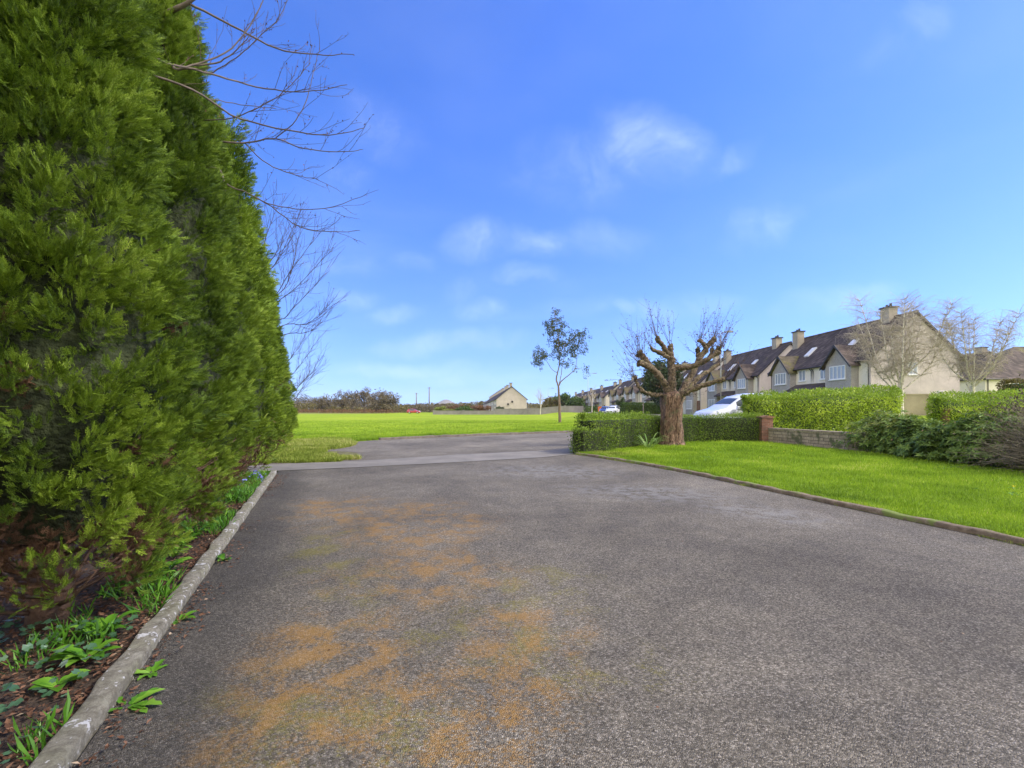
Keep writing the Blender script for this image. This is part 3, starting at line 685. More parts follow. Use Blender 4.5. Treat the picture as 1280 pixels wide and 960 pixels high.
# ------------------------------------------------------------------ tall thuja row
FR_NEAR = proto_frond(8, True, .05, 3, .6, .42); FR_FAR = proto_frond(5, False, .09, 4, .5, .5)
def thuja(x, y, H, Rm, seed, near, label, ncl, lean=0, dead=0.12, name='conifer_tree', fs=(.10, .2)):
    root = empty(name, (x, y, 0), 0, label, 'conifer', 'tall clipped conifers in a row along the drive')
    r = np.random.default_rng(seed)
    prof = lambda t: Rm*np.clip((.80+.42*np.sin(np.clip(t*1.35+.18, 0, 1)*np.pi)*.5)*(1-np.clip((t-.25)/.75, 0, 1)**1.9*.84), .05, 2)*np.clip(.78+t*5, 0, 1)
    def surf(t, a):
        rr = prof(t); z = .22+t*(H-.22)
        P = np.stack([rr*np.cos(a), rr*np.sin(a)+0*z, z], -1)
        rr = rr*(1+.12*lump(P, .42, seed+1, 2)+.10*lump(P, 1.1, seed+2, 2))
        return np.stack([rr*np.cos(a), rr*np.sin(a), z], -1)
    # boughs
    t = r.random(ncl)**.92; a = r.random(ncl)*6.283
    # keep mostly boughs on the sides one could see
    C = surf(t, a); C[:, :2] *= (1+r.normal(0, .045, ncl))[:, None]; out = nrm(np.stack([np.cos(a), np.sin(a), 0*a], -1))
    per = 46
    k = np.repeat(np.arange(ncl), per); n = len(k)
    C[:, :2] *= .86
    bd = nrm(out*.8+np.array([0, 0, .75])+r.normal(0, .28, (ncl, 3)))       # each bough is a tongue reaching out and up
    bl = r.uniform(.16, .36, ncl)*(1 if near else 1.15); br = r.uniform(.06, .115, ncl)*(1 if near else 1.3)
    u = r.random(n)**.75; sgn = nrm(np.cross(bd[k], nrm(r.normal(size=(n, 3)))))
    off = bd[k]*(bl[k]*u-.06)[:, None]+sgn*(br[k]*(1.25-.8*u)*r.random(n)**.5)[:, None]
    P = C[k]+off
    D = nrm(bd[k]+sgn*(.75-.45*u)[:, None]+r.normal(0, .18, (n, 3)))
    Nn = nrm(sgn*.8+out[k]*.3+np.array([0, 0, .35])+r.normal(0, .35, (n, 3)))
    S = r.uniform(fs[0], fs[1], n)*(1+.15*(r.random(n) < .2))
    cr = r.random(ncl)
    rnd = np.clip(.06+.30*cr[k]+.5*r.random(n)+.16*(u-.3), 0, 1)
    keep = (P[:, 2] > .12)
    # holes of dry twigs
    hole = (lump(P, .75, seed+5, 2) > .60-.25*np.clip(1.1-P[:, 2], 0, 1)+.5*np.clip((P[:, 2]-2.0)/1.5, 0, 1)) | ((P[:, 2] < .75) & (r.random(n) < .6))
    tr = MB(); pts = smooth_path([(0, 0, -.05), (.03, .02, H*.3), (-.02, .03, H*.6), (0, 0, H*.93)], 4); tr.tube(pts, list(np.linspace(.13, .02, len(pts))), 8)
    for q in range(70):
        h = r.uniform(.1, H*.6) if q < 30 else r.uniform(.05, 1.0); aa = r.random()*6.283; e = prof(h/H)*.85
        tr.tube([(0, 0, h), (e*.5*math.cos(aa), e*.5*math.sin(aa), h+.1), (e*math.cos(aa), e*math.sin(aa), h+.32)], [.02, .013, .005], 4)
    tr.build('trunk', M['thuja_bark'], root, True)
    # opaque inner mass
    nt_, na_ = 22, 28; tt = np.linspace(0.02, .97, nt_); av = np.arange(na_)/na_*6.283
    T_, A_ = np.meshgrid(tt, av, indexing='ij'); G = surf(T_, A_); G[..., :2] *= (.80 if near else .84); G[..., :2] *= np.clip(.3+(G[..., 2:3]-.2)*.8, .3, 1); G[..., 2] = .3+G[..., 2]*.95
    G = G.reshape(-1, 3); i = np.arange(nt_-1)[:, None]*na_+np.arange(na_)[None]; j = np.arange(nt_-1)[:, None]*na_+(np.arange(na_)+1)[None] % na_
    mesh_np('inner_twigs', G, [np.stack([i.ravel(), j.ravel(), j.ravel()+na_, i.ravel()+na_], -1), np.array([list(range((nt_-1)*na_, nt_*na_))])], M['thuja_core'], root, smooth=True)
    kk = keep & ~hole
    scatter('foliage', FR_NEAR if near else FR_FAR, P[kk], D[kk], Nn[kk], S[kk], rnd[kk], M['thuja'], root)
    kk = keep & hole & (r.random(n) < (.95 if near else .6))
    Pd = P[kk]-out[k][kk]*.08; Dd = nrm(D[kk]+r.normal(0, .6, (kk.sum(), 3)))
    scatter('dry_foliage', FR_NEAR if near else FR_FAR, Pd, Dd, Nn[kk], S[kk]*.8, rnd[kk]*.8, M['thuja_dead'], root)
    return root
XA = lambda d: -1.04-.396*d-1.06
TH = [(1.2, 6.4, .9, 1, 760, 'nearest conifer of the row, filling the left edge of the picture'),
      (3.35, 5.7, .96, 1, 820, 'second conifer of the row, widest green column with brown bare patches near the ground'),
      (5.3, 7.0, 1.0, 1, 800, 'third conifer of the row, with pale bare branches crossing in front of its top'),
      (7.25, 6.1, .94, 1, 620, 'fourth conifer of the row, rounded top below the bare branches'),
      (9.3, 6.9, .98, 0, 560, 'fifth conifer of the row, a little taller than the fourth'),
      (11.4, 6.3, .98, 0, 520, 'sixth conifer of the row, near the middle of the hedge'),
      (13.5, 5.6, 1.0, 0, 500, 'seventh conifer of the row, past the end of the kerb'),
      (15.7, 4.9, .98, 0, 480, 'eighth conifer of the row, last but one before the stone wall'),
      (17.8, 4.0, .92, 0, 420, 'last and shortest conifer of the row, beside the stone wall')]
for k, (d, H, Rm, near, ncl, lab) in enumerate(TH):
    thuja(XA(d)+(.20 if k else -.30), d, H, Rm*.79, 300+k*7, bool(near), lab, int(ncl*(1.75 if d < 6 else 1.4 if near else 1.15)), fs=(.045, .105) if near else (.07, .15))

# ------------------------------------------------------------------ leafy hedges
def hedge(name, path, w, h, dens, leaf, mat, label, seed, top_mat=None, core='hedge_core', lumpy=.09, proto=None, z0=0, cat='hedge', group=None, endr=.25, flare=0, top=.12, ground=True):
    """path: centre line; leaves over a rounded box profile"""
    r = np.random.default_rng(seed); A = np.array(path, float); seg = np.linalg.norm(np.diff(A, axis=0), axis=1); Ls = np.concatenate([[0], np.cumsum(seg)]); Lt = Ls[-1]
    root = empty(name, (A[:, 0].mean(), A[:, 1].mean(), 0), 0, label, cat, group); ox, oy = root.location[0], root.location[1]
    peri = 2*h+w; n = int(dens*(peri*Lt+2.2*w*h)); s = r.random(n)*(Lt+w*1.6)-w*.8; u = r.random(n)*peri
    s = np.where(s < 0, -w/2*np.sin(np.clip(-s/(w*.8), 0, 1)*1.5708), np.where(s > Lt, Lt+w/2*np.sin(np.clip((s-Lt)/(w*.8), 0, 1)*1.5708), s))
    def pos(s, u, k=1.0):
        sc = np.clip(s, 0, Lt); over = s-sc
        c = np.stack([np.interp(sc, Ls, A[:, 0]), np.interp(sc, Ls, A[:, 1])], -1)
        c2 = np.stack([np.interp(np.clip(sc+.05, 0, Lt), Ls, A[:, 0]), np.interp(np.clip(sc+.05, 0, Lt), Ls, A[:, 1])], -1)
        c1 = np.stack([np.interp(np.clip(sc-.05, 0, Lt), Ls, A[:, 0]), np.interp(np.clip(sc-.05, 0, Lt), Ls, A[:, 1])], -1)
        T = nrm(c2-c1); Nv = np.stack([T[:, 1], -T[:, 0]], -1)
        x = np.where(u < h, w/2, np.where(u < h+w, w/2-(u-h), -w/2)); z = np.where(u < h, u, np.where(u < h+w, h, h-(u-h-w)))
        nx = np.where(u < h, 1., np.where(u < h+w, 0, -1.)); nz = np.where((u >= h) & (u < h+w), 1., 0.)
        # round the corners
        e = np.sqrt(np.clip(1-(over/(w/2+1e-6))**2, .0, 1)); x = x*e
        edge = np.clip((z-(h-.22))/.22, 0, 1); x = x*(1-.16*edge**2*(nz < .5)); fl = 1+flare*(z/h-.5)
        P = np.c_[c+Nv*(x*fl)[:, None]*k+T*over[:, None]*k, z*(k if k < 1 else 1)]
        NN = np.c_[Nv*nx[:, None]+T*(over/(w/2))[:, None]*(nz < .5)[:, None], nz+.0*z]
        return P, nrm(NN+1e-6)
    P, NN = pos(s, u)
    q = lump(P, .5, seed+1, 3)
    P = P+NN*(lumpy*q+r.normal(0, .045, n)+np.where(r.random(n) < .03, r.random(n)*.13, 0)-np.abs(r.normal(0, .06, n)))[:, None]
    P[:, 2] += np.where(NN[:, 2] > .5, .075*lump(P, .22, seed+4, 2), 0)
    P[:, 2] = np.clip(P[:, 2], .02, None)+z0; Pg = P.copy()
    if ground: P[:, 2] += terr(P[:, 0], P[:, 1])
    D = nrm(NN*.7+np.array([0, 0, .5])+r.normal(0, .65, (n, 3))); Nf = nrm(NN+np.array([0, 0, .6])+r.normal(0, .6, (n, 3)))
    rnd = np.clip(.35+.25*q+r.normal(0, .22, n)+.12*(NN[:, 2] > .5), 0, 1); S = leaf*(.6+.8*r.random(n))
    P -= np.array([ox, oy, 0]); pr = proto or proto_leaf_tri(.5)
    istop = (Pg[:, 2]-z0 > h-top) & (r.random(n) < .75) if top_mat else np.zeros(n, bool)
    scatter('foliage', pr, P[~istop], D[~istop], Nf[~istop], S[~istop], rnd[~istop], mat, root)
    if top_mat: scatter('new_shoots', pr, P[istop]+np.array([0, 0, .02]), D[istop], Nf[istop], S[istop], rnd[istop], top_mat, root)
    # core
    K = max(6, int(Lt/.3)); ss = np.linspace(-w/2*.6, Lt+w/2*.6, K); us = np.linspace(0, peri, 16)
    SS, UU = np.meshgrid(ss, us, indexing='ij'); G, _ = pos(SS.ravel(), UU.ravel())
    if ground: zz = terr(G[:, 0], G[:, 1])
    else: zz = 0
    cc, _ = pos(SS.ravel(), np.full(SS.size, h+w/2)); G[:, :2] = cc[:, :2]+(G[:, :2]-cc[:, :2])*.78; G[:, 2] = G[:, 2]*.92+zz+z0
    G -= np.array([ox, oy, 0]); i = (np.arange(K-1)[:, None]*16+np.arange(15)[None]).ravel()
    mesh_np('inner_branches', G, [np.stack([i, i+1, i+17, i+16], -1), np.array([list(range(16)), [(K-1)*16+q for q in range(16)]])], M[core], root)
    return root
hedge('low_hedge', [(2.75, 16.75), (4.6, 18.9), (6.9, 21.2), (8.3, 22.0), (11.1, 22.25)], 1.05, 1.17, 900, .055, M['privet'], 'long low dark green clipped hedge behind the pollarded tree', 401, M['privet_top'], core='thuja_core', lumpy=.085, top=.09)
hedge('hedge_stub', [(2.35, 16.05), (3.1, 16.75)], .75, .82, 900, .055, M['privet'], 'lowest rounded end piece of dark hedge at the corner of the drive', 402, M['privet_top'], core='thuja_core', lumpy=.07, top=.08)
hedge('bright_hedge', [(11.9, 23.2), (15.5, 23.7), (19.0, 24.6)], 1.5, 1.92, 800, .085, M['laurel'], 'tall bright green hedge standing behind the low stone wall', 403, M['privet_top'], lumpy=.17, top=.15, z0=.1)
hedge('bright_hedge', [(22.4, 24.6), (25, 25.0), (29, 26.5)], 1.5, 1.55, 760, .085, M['laurel'], 'smaller bright green hedge to the right of the pale gate pillar', 404, M['privet_top'], lumpy=.16, top=.15)
hedge('brown_hedge', [(38, 36), (46, 37)], 2, 2.5, 160, .15, M['hedge_brown'], 'brownish hedge at the right edge in front of the hipped house', 405, lumpy=.12)
hedge('far_hedge', [(18.8, 80), (25.5, 80)], 1.4, 1.75, 160, .2, M['hedge_far'], 'dark green hedge in front of the distant semi-detached houses', 406, lumpy=.1)
hedge('far_hedge', [(20.0, 126), (22.2, 126)], 2.2, 1.4, 60, .25, M['hedge_far'], 'short far hedge beside the orange bin', 407, lumpy=.1)
hedge('garden_hedge', [(29.5, 57), (33, 57)], 1.6, 1.6, 120, .2, M['hedge_far'], 'green hedge behind the parked white car and the pollarded tree', 408)
hedge('garden_hedge', [(25.2, 36.6), (28.2, 36.9)], .9, 1.75, 220, .1, M['hedge_far'], 'thin dark hedge top in front of the pale gable beside the tan wall', 409)

# ------------------------------------------------------------------ rhododendron and bare bush
def rhodo(path, label, seed, n_wh=1500):
    r = np.random.default_rng(seed); A = resample(path, 100); n = n_wh
    root = empty('rhododendron_bush', (A[:, 0].mean(), A[:, 1].mean(), 0), 0, label, 'bush')
    k = r.integers(0, 100, n); el = np.arcsin(r.random(n)**.8); az = r.random(n)*6.283
    t = k/99.; RR = .95+.22*np.sin(t*9+1)+.12*lump(A[k]*[[1, 1]]@np.array([[1, 0, 0], [0, 1, 0]]), .5, 3); HH = 1.13+.2*np.sin(t*7+.5)
    dirn = np.stack([np.cos(az)*np.cos(el), np.sin(az)*np.cos(el), np.sin(el)], -1)
    rad = r.uniform(.82, 1.03, n)*(1+.12*lump(dirn+A[k]@np.array([[1, 0, 0], [0, 1, 0]]), .6, seed))
    C = np.c_[A[k, 0]+dirn[:, 0]*RR*rad, A[k, 1]+dirn[:, 1]*RR*rad, .12+dirn[:, 2]*HH*rad]
    m = 8; q = np.repeat(np.arange(n), m); a = np.tile(np.arange(m)*6.283/m, n)+np.repeat(r.random(n)*6, m)+r.normal(0, .2, n*m)
    up = nrm(dirn*.9+np.array([0, 0, .7])+r.normal(0, .25, (n, 3)))[q]; s1 = nrm(np.cross(up, [0.3, .2, 1.])); s2 = np.cross(up, s1)
    lat = s1*np.cos(a)[:, None]+s2*np.sin(a)[:, None]
    D = nrm(lat+up*r.uniform(-.25, .5, (n*m, 1))); Nn = nrm(up+lat*.2)
    rnd = np.clip(.32+r.normal(0, .14, n)[q]+r.normal(0, .14, n*m), 0, .93)
    P = C[q]-np.array([root.location[0], root.location[1], 0])
    S = r.uniform(.11, .185, n*m)
    new = (t < .30)[q] & ((r.random(n) < .5)[q]) & (C[q, 2] > .35)
    scatter('foliage', proto_leaf(.34, .12), P[~new], D[~new], Nn[~new], S[~new], rnd[~new], M['rhodo'], root)
    scatter('new_leaves', proto_leaf(.36, .12), P[new], D[new], Nn[new], S[new], rnd[new], M['rhodo_new'], root)
    bi = np.where(r.random(n) < .025)[0]; nb = len(bi)
    bi = np.repeat(bi, 5); nb = len(bi)
    scatter('flower_buds', proto_diamond(.5), C[bi]-np.array([root.location[0], root.location[1], -.06]), nrm(r.normal(0, .5, (nb, 3))+[0, 0, 1]), r.normal(size=(nb, 3)), np.full(nb, .05), r.random(nb), M['bud'], root)
    tb = []
    for z in range(120):
        i = r.integers(0, n); c = C[i]; b = A[k[i]]; ox, oy = root.location[0], root.location[1]
        tb.append((smooth_path([(b[0]-ox+r.normal(0, .1), b[1]-oy+r.normal(0, .1), 0), ((b[0]*.6+c[0]*.4)-ox, (b[1]*.6+c[1]*.4)-oy, c[2]*.6+.1), (c[0]-ox, c[1]-oy, c[2])], 3), list(np.linspace(.018, .006, 7))))
    tubes_mesh('stems', tb, M['twig'], root, 5)
    # leafy depth: more leaves inside so the bush is opaque
    n2 = 9000; k2 = r.integers(0, 100, n2); el = np.arcsin(r.random(n2)); az = r.random(n2)*6.283; rad = r.uniform(.45, .85, n2)
    P2 = np.c_[A[k2, 0]+np.cos(az)*np.cos(el)*rad-root.location[0], A[k2, 1]+np.sin(az)*np.cos(el)*rad-root.location[1], .05+np.sin(el)*rad]
    scatter('inner_leaves', proto_leaf(.36), P2, r.normal(size=(n2, 3)), r.normal(size=(n2, 3))+[0, 0, 1], r.uniform(.1, .16, n2), r.random(n2)*.4, M['rhodo'], root)
    return root
rhodo([(12.9, 17.0), (12.7, 15.2), (12.6, 13.6), (12.7, 12.3)], 'dark glossy rhododendron bush with yellowish new leaves at its left end', 501, 2000)

def twig_dome(name, cx, cy, rx, ry, h, n, seed, mat, label, cat='bush', leaf=None, leafn=0, leafs=.06, z=0, trunk=False, group=None, th=.008, loc=True, droop=0):
    r = random.Random(seed); root = empty(name, (cx, cy, z), 0, label, cat, group); lst = []; tips = []
    for i in range(n):
        a = r.uniform(0, 6.283); e = math.asin(r.random()**.7); q = r.uniform(.75, 1.05)
        tip = Vector((math.cos(a)*math.cos(e)*rx*q, math.sin(a)*math.cos(e)*ry*q, math.sin(e)*h*q+.05*h))
        st = Vector((r.gauss(0, rx*.2), r.gauss(0, ry*.2), (h*.25 if trunk else 0)))
        mid = st.lerp(tip, .5)+Vector((r.gauss(0, rx*.08), r.gauss(0, ry*.08), h*.12))
        pts = smooth_path([st, mid, tip], 3); lst.append((pts, list(np.linspace(th*1.6, th*.4, len(pts)))))
        for k in range(5):
            b = pts[r.randrange(2, len(pts))]; d = (tip-mid).normalized()+Vector((r.gauss(0, .7), r.gauss(0, .7), r.gauss(0, .6)-droop)); ln = r.uniform(.12, .3)*max(rx, h)
            e1 = b+d*ln*.5; e2 = b+d*ln+Vector((0, 0, -droop*ln*.5)); lst.append(([b, e1, e2], [th*.6, th*.45, th*.2])); tips.append(e2)
    tubes_mesh('branches', lst, mat, root, 3)
    if leafn:
        rr = np.random.default_rng(seed); T = np.array([tuple(t) for t in tips]); P = T[rr.integers(0, len(T), leafn)]+rr.normal(0, .06*rx, (leafn, 3)); P[:, 2] = np.clip(P[:, 2], .03, None)
        scatter('foliage', proto_leaf_tri(.6), P, rr.normal(size=(leafn, 3))+[0, 0, .3], rr.normal(size=(leafn, 3))+[0, 0, .5], leafs*(.6+.8*rr.random(leafn)), rr.random(leafn), leaf, root)
    return root
twig_dome('bare_bush', 13.2, 11.0, 1.75, 1.45, 1.35, 900, 511, M['scrubtwig'], 'tangled grey brown bare bush at the right edge of the lawn', leaf=M['scrub'], leafn=9000, leafs=.05, th=.009)
twig_dome('bare_bush', 15.4, 13.2, 1.9, 1.7, 1.6, 500, 512, M['twig'], 'second taller bare twiggy bush behind the rhododendron at the right edge', leaf=M['scrub'], leafn=9000, leafs=.07, th=.009)
o = weed_plant(5.15, 18.05, 40, .75, M['cream_leaf'], 'pale arching strap leaved plant in front of the low hedge', 77, .05, 1.6, 0, False, cat='plant', name='strap_leaved_plant', arch=.55)

# ------------------------------------------------------------------ bare trees
def grow(out, p, d, ln, r0, lvl, cfg, rn, tips):
    n = 4; pts = [p.copy()]; dd = d.normalized()
    for i in range(n):
        dd = (dd+Vector((rn.gauss(0, cfg['wob']), rn.gauss(0, cfg['wob']), rn.gauss(0, cfg['wob'])+cfg['up'][min(lvl, len(cfg['up'])-1)]))).normalized()
        pts.append(pts[-1]+dd*ln/n)
    rad = list(np.linspace(r0, r0*cfg['taper'], n+1)); out.append((pts, rad))
    if lvl >= cfg['levels']: tips.append(pts[-1]); return
    for k in range(cfg['kids'][lvl]):
        t = rn.uniform(.25, 1) if k else 1.0; f = t*n; i = min(int(f), n-1); b = pts[i].lerp(pts[i+1], f-i)
        ax = dd.orthogonal().normalized(); ax.rotate(Matrix.Rotation(rn.uniform(0, 6.283), 3, dd)); ang = rn.uniform(*cfg['ang']) if k else rn.uniform(.05, .3)
        nd = dd.copy(); nd.rotate(Matrix.Rotation(ang, 3, ax))
        grow(out, b, nd, ln*rn.uniform(*cfg['len']), max(cfg['rmin'], r0*cfg['taper']*(.95 if not k else .7)), lvl+1, cfg, rn, tips)
def add_buds(parent, tips, out, mat, seed, size, per=1, name='buds', frac=1.0):
    rr = np.random.default_rng(seed); pts = []
    for P, rad in out:
        if max(rad) < .012 or True:
            for q in P[1:]:
                if rr.random() < frac: pts.append(tuple(q))
    if not pts: return
    P = np.repeat(np.array(pts), per, 0)+rr.normal(0, size*.4, (len(pts)*per, 3)); n = len(P)
    scatter(name, proto_diamond(.5), P, rr.normal(size=(n, 3)), rr.normal(size=(n, 3)), size*(.6+.8*rr.random(n)), rr.random(n), mat, parent)

# big bare tree behind the hedge: trunk hidden, limbs reach over the drive
def px(x, y, d): return at(x, y, d)
root = empty('bare_tree', (-8.2, 5.6, 0), 0, 'bare budding tree whose long thin branches reach over the conifers at the top left', 'tree')
off = Vector((8.2, -5.6, 0)); base = Vector((-8.2, 5.6, 0))
tr = MB(); tp = smooth_path([base, base+Vector((.1, 0, 1.5)), base+Vector((.3, .1, 3.2)), base+Vector((.35, .2, 5.0)), base+Vector((.5, .2, 7.2)), base+Vector((.6, .3, 9.5))], 4)
tr.tube([p+off for p in tp], list(np.linspace(.26, .05, len(tp))), 10); tr.build('trunk', M['twig'], root, True)
limbs = [
 ([tp[10], Vector((-5.6, 4.7, 5.2)), px(95, -3, 4.1), px(150, 52, 4.2), (px(200, 76, 4.35)), px(240, 82, 4.6), px(290, 60, 4.8), px(325, 10, 4.9), px(335, -40, 4.9)], .022),
 ([px(240, 82, 4.9), px(275, 77, 5.0), px(300, 58, 5.0), px(318, 38, 5.0)], .012),
 ([tp[9], Vector((-5.3, 4.5, 5.3)), px(108, 46, 4.2), px(160, 82, 4.3), px(240, 112, 4.6), px(300, 148, 5.2), px(375, 165, 5.2), px(412, 169, 5.2), px(455, 160, 5.2)], .022),
 ([tp[8], px(120, 75, 5.8), px(200, 22, 5.1), px(240, 0, 5.0), px(262, -30, 5.0), px(300, -120, 5.0), px(330, -260, 5.2)], .05),
 ([px(236, 4, 5.0), px(290, 32, 5.2), px(345, 60, 5.2), px(395, 68, 5.2), px(442, 68, 5.2)], .016),
 ([tp[8], px(170, 110, 5.6), px(222, 86, 4.7), px(262, 92, 4.9), px(320, 108, 5.4), px(380, 115, 5.4), px(434, 106, 5.4)], .02),
 ([tp[8], px(200, 160, 6.2), px(268, 176, 5.9), px(310, 178, 6.0), px(345, 173, 6.0), px(380, 186, 6.0), px(430, 190, 6.0), px(453, 187, 6.0)], .018),
 ([px(305, 178, 6.0), px(335, 205, 6.0), px(370, 219, 6.0), px(398, 224, 6.0)], .010),
 ([tp[7], px(230, 215, 6.9), px(285, 232, 6.6), px(330, 252, 6.5), px(375, 284, 6.5), px(420, 290, 6.5), px(450, 288, 6.5)], .018),
 ([px(320, 248, 6.5), px(350, 258, 6.5), px(405, 261, 6.5), px(458, 243, 6.5)], .010),
 ([px(345, 172, 6.0), px(370, 150, 5.9), px(385, 118, 5.9), px(392, 90, 5.9), px(400, 60, 5.9)], .008),
 ([px(240, 150, 5.4), px(290, 148, 5.3), px(340, 125, 5.3), px(370, 100, 5.3), px(388, 78, 5.3)], .008),
 ([px(262, 124, 5.0), px(300, 130, 5.2), px(345, 136, 5.2)], .006),
 ([px(262, 92, 5.4), px(295, 72, 5.4), px(320, 50, 5.4), px(350, 20, 5.4), px(365, -20, 5.4)], .008)]
rn = random.Random(8); lst = []; tw = []
for pts, r0 in limbs:
    sp = smooth_path(pts, 5, .006, rn); n = len(sp); lst.append(([p+off for p in sp], list(np.linspace(r0*.8, .0028, n))))
    if r0 >= .006:
        for i in range(6, n-1):
            if sp[i].x/sp[i].y*F+640 < 215: continue
            for q in range(2):
                if rn.random() < .2:
                    T = (sp[i+1]-sp[i]).normalized(); d = (T+Vector((rn.gauss(0, .3), rn.gauss(0, .45), rn.gauss(.35, .45)))).normalized()
                    grow(tw, sp[i]+off, d, rn.uniform(.12, .42), .003, 0, dict(wob=.1, up=[.05], taper=.6, levels=1, kids=[2], ang=(.4, .8), len=(.4, .7), rmin=.0022), rn, [])
tubes_mesh('limb', lst, M['twig'], root, 6); tubes_mesh('twigs', tw, M['twig_red'], root, 4)
add_buds(root, [], tw, M['thuja_dead'], 4, .022, 1, frac=.45); add_buds(root, [], [(p[8:], r) for p, r in lst], M['thuja_dead'], 5, .02, 1, frac=.5)

def gen_tree(name, x, y, z, label, cfg, ln, r0, seed, bmat, tmat, cat='tree', buds=None, n=5, lean=(0, 0, 1), group=None):
    root = empty(name, (x, y, z), 0, label, cat, group); rn = random.Random(seed); out = []; tips = []
    grow(out, Vector((0, 0, 0)), Vector(lean), ln, r0, 0, cfg, rn, tips)
    thick = [o for o in out if max(o[1]) > cfg.get('split', r0*.22)]; thin = [o for o in out if max(o[1]) <= cfg.get('split', r0*.22)]
    tubes_mesh('trunk', thick, bmat, root, 8)
    if thin: tubes_mesh('twigs', thin, tmat, root, 3)
    if buds: add_buds(root, tips, thin, M[buds[0]], seed, buds[1], 1, frac=buds[2])
    return root, tips
cfgb = dict(wob=.07, up=[.0, .06, .05, .03, .02], taper=.62, levels=4, kids=[4, 4, 4, 4], ang=(.35, .8), len=(.55, .8), rmin=.006, split=.03)
def side_tree(x, y, label, targets, seed, D, r0):
    root = empty('bare_tree', (x, y, 0), 0, label, 'tree'); off = Vector((-x, -y, 0)); rn = random.Random(seed); base = Vector((x, y, 0))
    tp = smooth_path([base, base+Vector((.05, 0, 1.2)), base+Vector((.1, .05, 2.6)), base+Vector((.15, .1, 4.4))], 4); m = MB(); m.tube([p+off for p in tp], list(np.linspace(r0, r0*.3, len(tp))), 8); m.build('trunk', M['twig'], root, True)
    lm = []; tw = []
    for (a, b, c, e) in targets:
        s0 = tp[rn.randrange(6, len(tp))]; sp = smooth_path([s0, px(a, b, D), px((a+c)/2+rn.uniform(-5, 5), (b+e)/2+rn.uniform(2, 8), D), px(c, e, D)], 4, .01, rn); lm.append(([p+off for p in sp], list(np.linspace(.018, .005, len(sp)))))
        for i in range(5, len(sp)):
            for q in range(2):
                T = (sp[i]-sp[i-1]).normalized(); d = (T+Vector((rn.gauss(.1, .4), rn.gauss(0, .4), rn.gauss(.25, .4)))).normalized()
                grow(tw, sp[i]+off, d, rn.uniform(.3, .9), .006, 0, dict(wob=.08, up=[.06], taper=.6, levels=1, kids=[3], ang=(.3, .7), len=(.4, .7), rmin=.004), rn, [])
    tubes_mesh('limb', lm, M['twig_red'], root, 5); tubes_mesh('twigs', tw, M['twig_red'], root, 3); add_buds(root, [], tw, M['thuja_dead'], seed, .03, 1, frac=.35)
side_tree(-9.0, 13.8, 'bare tree behind the middle conifers, its reddish twigs rising right of them', [(322, 330, 345, 262), (330, 350, 368, 280), (335, 380, 392, 300), (340, 385, 408, 318), (345, 400, 398, 352), (345, 410, 412, 384), (350, 420, 405, 402), (345, 370, 372, 300), (335, 330, 352, 300)], 5, 15.0, .11)
side_tree(-10.8, 18.8, 'small bare tree behind the last conifer and the stone wall', [(358, 470, 392, 432), (360, 480, 398, 452), (362, 492, 385, 470), (356, 455, 380, 425), (362, 500, 392, 468)], 9, 20.0, .07)
# ------------------------------------------------------------------ pollarded tree
PD = 19.6
def z4(u, v, dd=0): return at(780+u/5.055, 370+v/5.055, PD+dd)
b0 = at(839.5, 0, PD); root = empty('pollarded_tree', (b0.x, PD, 0), 0, 'heavily pollarded tree with a thick reddish brown trunk, sawn limb stubs and thin upright shoots', 'tree')
off = Vector((-b0.x, -PD, 0))
# trunk with root flare and flutes
V = []; K = 72; prof = [(-.1, .60), (.05, .555), (.18, .50), (.45, .46), (.9, .435), (1.4, .42), (1.75, .43), (1.98, .44), (2.12, .36), (2.22, .2)]
rings = resample([(a, b) for a, b in prof], 44)
for z, r0 in rings:
    for k in range(K):
        a = k/K*6.283; f = 1+.05*math.sin(5*a+z*.6)+.035*math.sin(9*a-z)+.022*math.sin(17*a+1.5*math.sin(z*4))+(.12*max(0, .4-z)*math.sin(4*a+1))
        V.append((r0*f*math.cos(a), r0*f*math.sin(a), z))
V = np.array(V); V += np.stack([lump(V, 1.1, 2), lump(V, 1.1, 3), 0*V[:, 0]], -1)*.025
n_ = len(rings); i = np.arange(n_-1)[:, None]*K+np.arange(K)[None]; j = np.arange(n_-1)[:, None]*K+(np.arange(K)+1)[None] % K
mesh_np('trunk', V, [np.stack([i.ravel(), j.ravel(), j.ravel()+K, i.ravel()+K], -1), np.array([list(range((n_-1)*K, n_*K))])], M['pollard'], root, True)
S = 19.6/600/5.055
def limb(pts, w0, w1, name='limb'):
    sp = smooth_path([z4(*p)+off for p in pts], 9, .014, random.Random(len(pts)*7+int(w0)))
    n = len(sp); ph = w0*1.7; rad = [(w0*1.02+(w1*1.12-w0*1.02)*k/(n-1))*S/2*(1+.10*math.sin(k*.95+ph)+.08*math.sin(k*2.1+ph*2)+.22*math.exp(-((n-2-k)/2.2)**2)) for k in range(n)]
    tubes_mesh(name, [(sp+[sp[-1]+(sp[-1]-sp[-2]).normalized()*.02], rad+[rad[-1]*.6])], M['limb'], root, 14)
    o = KIDS[root.name][-1]; me = o.data; V_ = np.empty(len(me.vertices)*3, np.float32); me.vertices.foreach_get('co', V_); V_ = V_.reshape(-1, 3)
    V_ += (np.stack([lump(V_, 3.2, 61), lump(V_, 3.2, 62), lump(V_, 3.2, 63)], -1)*.032).astype(np.float32); me.vertices.foreach_set('co', V_.ravel()); me.update()
    return sp
ends = []
